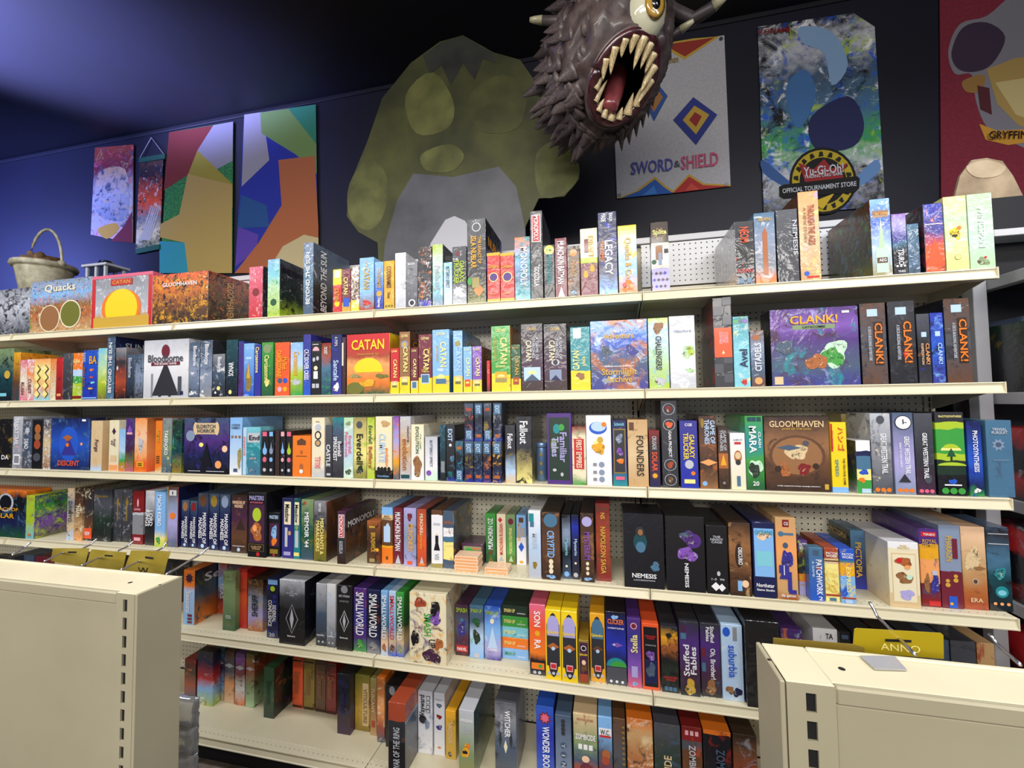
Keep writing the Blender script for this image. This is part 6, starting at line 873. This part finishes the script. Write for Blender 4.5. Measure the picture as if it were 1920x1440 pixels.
for r_, h_, c_ in ((.062, .106, 'b08a3a'), (.03, .1125, '101018')):
    ob = lathe('iris' if r_ > .05 else 'pupil', [(r_, h_), (r_*.7, h_+.008), (.001, h_+.0115)], mat('eye_'+c_, c_, .1, 0, 1), ey, 20); ob.rotation_euler = ed.to_track_quat('Z', 'Y').to_euler()
blob('eyelid', .12, .12, .06, SK, mh, ml(1196, -22, -.40), .1, 3, 2)
HB = noise_mat('horn_base', '2f292c', '4b4042', 18, .5, bump=.4); HT = noise_mat('horn_tip', 'b9b59a', '8f8a6c', 14, .3, coat=.5)
for pts, r0 in (([ml(1225, -10, -.2), ml(1262, 20, -.22), ml(1300, 36, -.24), ml(1330, 18, -.26), ml(1340, 10, -.27)], .032), ([ml(1215, 100, -.2), ml(1248, 88, -.2), ml(1262, 66, -.22), ml(1279, 54, -.24)], .024), ([ml(1100, 60, -.3), ml(1060, 40, -.34), ml(1014, 38, -.36)], .026)):
    hn = tube('horn', pts, r0, HB, mh, 10, r0*.7); e_ = pts[-1]; dd = (pts[-1]-pts[-2]).normalized()
    tube('horn_tip', [e_-dd*.005, e_+dd*.03, e_+dd*.05], r0*.74, HT, hn, 10, r0*.35)
tube('hanging_wire', [Vector((0, 0, .3)), Vector((0, 0, 1.034))], .003, STEEL, mh, 6)
# ------------------------------------------------------------------ neighbouring unit on the right
nu = empty('side_shelving', (2.47, 0, 0)); tag(nu, 'grey framed shelving unit with dark back at the right photo edge', 'shelving')
GR = mat('grey_laminate', 'a3a3a8', .5); CH = mat('dark_back_board', '1b1b20', .7)
def nb(nm, a, b, c, d, e, f, m): return box(nm, a-2.47, b-2.47, c, d, e, f, m, nu)
nb('post', 2.497, 2.543, -.15, -.10, 0, 2.226, GR); nb('back_board', 2.50, 3.6, -.02, -.005, 0, 2.6, CH)
for z in (1.781, 1.378, .992, .60, .2): nb('shelf_board', 2.55, 3.6, -.33, -.021, z-.045, z, GR)
nb('side_rail', 2.545, 2.585, -.55, -.021, 2.185, 2.228, GR); nb('top_board', 2.587, 3.6, -.55, -.021, 2.2, 2.228, CH)
nb('upper_shelf', 2.60, 3.6, -.12, .2, 2.405, 2.433, WHITEM)
def nbox(a, b, z, h, base, acc, label, D=.25, T=(), Y=-.315):
    mf = art_mat(base, acc, .8, int(a*100)); bm = bmesh.new(); cbox(bm, -(b-a)/2, (b-a)/2, 0, D, 0, h, .0012); o = fin(bm, 'game_box', mf); o.location = ((a+b)/2, Y, z+.0005)
    tag(o, label, 'box', 'boxes on the side unit')
    for t in T: r_, u_ = TC[t[1]](*FACE['f']); text(o, t[0], Vector(((t[3]-.5)*(b-a), -.002, t[2]*h)), r_, u_, t[4]*h, t[5]*(b-a), t[6])
nbox(2.562, 2.60, 1.781, .26, 'black 0,char .5,forest 1', 'dgold 9 .15', 'dark olive black box against the grey post, right edge')
nbox(2.602, 2.76, 1.781, .285, 'lslate 0,lav .5,slate 1', 'mint 6 .3', 'lavender and mint box with tall white letters at right photo edge', T=(V('CASTERMONT', 'white', .55, .7, .3, .6),))
for k in range(3): nbox(2.565+.05*k, 2.61+.05*k, 1.378, .27, 'black 0,red .3,black .4,char .7,red .85', 'white 12 .1', ('first', 'second', 'third')[k]+' red and black box, counted from the grey post, upper row')
for k in range(3): nbox(2.565+.04*k, 2.602+.04*k, .992, .29, 'black 0,dred .2,night .25,night .6,red .65,red .9,black 1', 'silver 16 .12', ('first', 'second', 'third')[k]+' red topped black box, counted from the grey post, lower row', T=(V('RED', 'white', .4, .2, .4),))
for k in range(3): nbox(2.57+.05*k, 2.615+.05*k, .60, .27, 'black 0,night .5,red .8,red 1', 'char 9 .2', ('first', 'second', 'third')[k]+' dark red box low beside the end hooks')
# ------------------------------------------------------------------ aisle gondolas in front
CREAM_SHADE = noise_mat('cream_enamel_shade', 'a8a189', '9f9880', 3, .42)  # same cream enamel, shade of the gondola faces mixed into its colour
def gondola(name, label, xa, xb, yf, yb, ux, side, zt=1.37):
    g = empty(name, ((xa+xb)/2, (yf+yb)/2, 0)); tag(g, label, 'shelving'); ox, oy = (xa+xb)/2, (yf+yb)/2
    def B(nm, a, b, c, d, e, f, m=CREAM, cc=.0015): return box(nm, a-ox, b-ox, c-oy, d-oy, e, f, m, g, cc)
    ends = (xb-.0065, xb) if side > 0 else (xa, xa+.0065)
    B('end_panel', ends[0], ends[1], yf-.001, yb+.001, 0, zt, CREAM_SHADE, .003)
    if side > 0: pa, pb = xa, ux[0]-.001
    else: pa, pb = ux[1]+.001, xb
    B('face_panel', pa, pb, yf+.003, yf+.010, .02, zt-.026, CREAM_SHADE); B('cap_front', pa, pb, yf, yf+.012, zt-.0255, zt-.001, CREAM_SHADE, .003)
    B('top_cap', pa, pb, yf+.0125, yb-.010, zt-.006, zt-.002); B('cap_rear_lip', pa, pb, yb-.0095, yb, zt-.02, zt+.001, cc=.003)
    B('rear_peg_panel', pa, pb, yb-.012, yb-.006, .02, zt-.021, PEG); B('base_shoe', pa, pb, yf-.02, yb+.3, .0, .1)
    u = slotted('upright', ux[0]-ox, ux[1]-ox, .0, zt-.001, yf-.0005-oy, .0115 if side > 0 else .013, .0265, .0381, CREAM_SHADE, g, .04, .012)
    B('upright_cap', ux[0], ux[1], yf+.001, yb-.001, zt-.004, zt); B('upright_core', ux[0]+.002, ux[1]-.002, yf+.0105, yb-.002, .01, zt-.0045)
    hx = ends[0]-.012 if side > 0 else ends[1]+.0; 
    lathe('bolt_hole', [(.0045, 0), (.001, .0002)], DARK, g, 12, ((pa+.03 if side < 0 else pb-.03)-ox, (yf+yb)/2-oy, zt-.0015))
    lathe('bolt_hole', [(.003, 0), (.001, .0002)], DARK, g, 12, ((ends[0]+ends[1])/2-ox, (yf+yb)/2-oy, zt+.0003))
    return g
gl = gondola('aisle_gondola', 'low cream gondola back with slotted edge, lower left foreground', -1.14, .084, -1.433, -1.336, (.026, .077), 1)
gr = gondola('aisle_gondola', 'low cream gondola back with slotted edge, lower right foreground', 1.301, 2.52, -1.468, -1.371, (1.309, 1.370), -1)
lb = poly('shelf_label_holder', [(0, 0)]*3, 0, DARK, None) if False else None
P = [cast(x, y, 2, 1.3695) for x, y in ((1613, 1232), (1678, 1233), (1700, 1258), (1640, 1256))]
bm = bmesh.new(); vs = [bm.verts.new(p) for p in P]; f = bm.faces.new(vs); r = bmesh.ops.extrude_face_region(bm, geom=[f], use_keep_orig=True); bmesh.ops.translate(bm, verts=[g for g in r['geom'] if isinstance(g, bmesh.types.BMVert)], vec=(0, 0, .0025))
tag(fin(bm, 'plastic_label_sleeve', mat('clear_sleeve', '9b9ca0', .2, 0, .8)), 'greyish clear plastic label sleeve lying on the right gondola top', 'label sleeve')
# hooks and hanging cards
def hook(px0, px1, px2, yb, yt, label):
    a, b, c_ = cast(*px0, 1, yb), cast(*px1, 1, yt), cast(*px2, 1, yt+.012)
    o = tube('display_hook', [a, a.lerp(b, .5), b, (b+c_)/2+Vector((0, 0, .001)), c_], .0028, STEEL, None, 8); tag(o, label, 'hook', 'steel hooks on the aisle gondolas')
hook((24, 1040), (46, 1026), (58, 1017), -1.333, -1.13, 'leftmost steel hook, bent tip, above left gondola')
hook((84, 1052), (118, 1036), (134, 1030), -1.333, -1.15, 'steel hook carrying the leftmost gold card')
hook((154, 1060), (188, 1045), (202, 1039), -1.333, -1.15, 'steel hook carrying the middle gold card')
hook((228, 1068), (262, 1052), (278, 1042), -1.333, -1.15, 'steel hook carrying the rightmost gold card')
hook((312, 1077), (378, 1038), (392, 1026), -1.333, -1.10, 'longest steel hook at the right end of left gondola')
hook((150, 1031), (170, 1021), (182, 1010), -1.12, -1.06, 'short bent hook tip behind the leftmost gold card')
hook((219, 1034), (240, 1024), (251, 1014), -1.12, -1.06, 'short bent hook tip behind the middle gold card')
hook((290, 1035), (304, 1028), (314, 1016), -1.12, -1.06, 'short bent hook tip behind the rightmost gold card')
hook((1715, 1227), (1683, 1194), (1681, 1192), -1.372, -1.27, 'steel hook through the yellow card on right gondola')
hook((1675, 1185), (1645, 1156), (1630, 1128), -1.20, -1.10, 'bent hook tip rising behind the yellow card')
hook((1912, 1246), (1870, 1208), (1854, 1188), -1.372, -1.22, 'steel hook at the right photo edge')
GOLDC = noise_mat('gold_card', '8f7d28', 'a8973f', 10, .4, coat=.4); YC = mat('yellow_card', 'a99414', .35, 0, .5); TAN = mat('ochre_card', '85712a', .4, 0, .4)
def card(px, yp, m, label, slot=None, T=()):
    o = poly('hanging_card', px, yp, m, None, .0012); tag(o, label, 'card', 'hang-cards on hooks')
    if slot: poly('hang_slot', slot, yp-.001, DARK, o)
    for s, x0, y0, x1, y1, h_, c_ in T:
        A, B_ = cast(x0, y0, 1, yp-.0012), cast(x1, y1, 1, yp-.0012); text(o, s, (A+B_)/2, B_-A, Vector((0, 0, 1)), (B_-A).length, h_*.0014*(yp-CAM.y), c_, False, 'card_print')
card([(99, 1028), (167, 1028), (158, 1062), (95, 1052)], -1.16, GOLDC, 'leftmost gold hang-card behind the left gondola', [(127, 1034), (143, 1034), (143, 1037), (127, 1037)], ())
card([(171, 1030), (237, 1036), (229, 1072), (160, 1064)], -1.16, GOLDC, 'middle gold hang-card behind the left gondola', [(196, 1040), (211, 1041), (211, 1044), (196, 1043)], ())
card([(246, 1032), (318, 1034), (307, 1078), (231, 1072)], -1.16, GOLDC, 'rightmost gold hang-card with black scribble mark', [(272, 1043), (287, 1045), (287, 1049), (272, 1047)], (('W', 258, 1070, 278, 1070, 13, 'black'),))
card([(1602, 1180), (1606, 1178), (1764, 1187), (1769, 1191), (1770, 1236), (1599, 1222)], -1.285, YC, 'bright yellow hang-card with slot on right gondola', [(1660, 1198), (1709, 1200), (1709, 1205), (1660, 1203)], (('ANNO', 1652, 1213, 1725, 1217, 10, 'lyellow'),))
card([(1450, 1196), (1600, 1208), (1621, 1214), (1621, 1226), (1450, 1212)], -1.295, TAN, 'ochre hang-card lying low behind right gondola corner', None)
# clear clamshell packs hanging at the end of the left gondola
CP = mat('clear_pack', 'd5d8dc', .08, 0, 1, trans=.75)
for k in range(3):
    c_ = Vector((cast(368, 1330, 1, -1.24).x-.062, -1.22, .965-.07*k)); bm = bmesh.new(); bmesh.ops.create_grid(bm, x_segments=9, y_segments=9, size=1)
    for v in bm.verts:
        x, y = v.co.x, v.co.y; v.co = Vector((x*.045, -.018*(1-max(abs(x), abs(y))**6)+.006*_n.noise(Vector((x*4, y*4, k*9))), y*.038))
    r = bmesh.ops.extrude_face_region(bm, geom=list(bm.faces), use_keep_orig=True); bmesh.ops.translate(bm, verts=[g for g in r['geom'] if isinstance(g, bmesh.types.BMVert)], vec=(0, .003, 0))
    tag(fin(bm, 'clamshell_pack', CP, None, True, c_), '%s clear plastic clamshell pack beside the left gondola end' % ('uppermost', 'middle', 'lowest')[k], 'blister pack', 'clear clamshell packs')
bpy.context.view_layer.update()
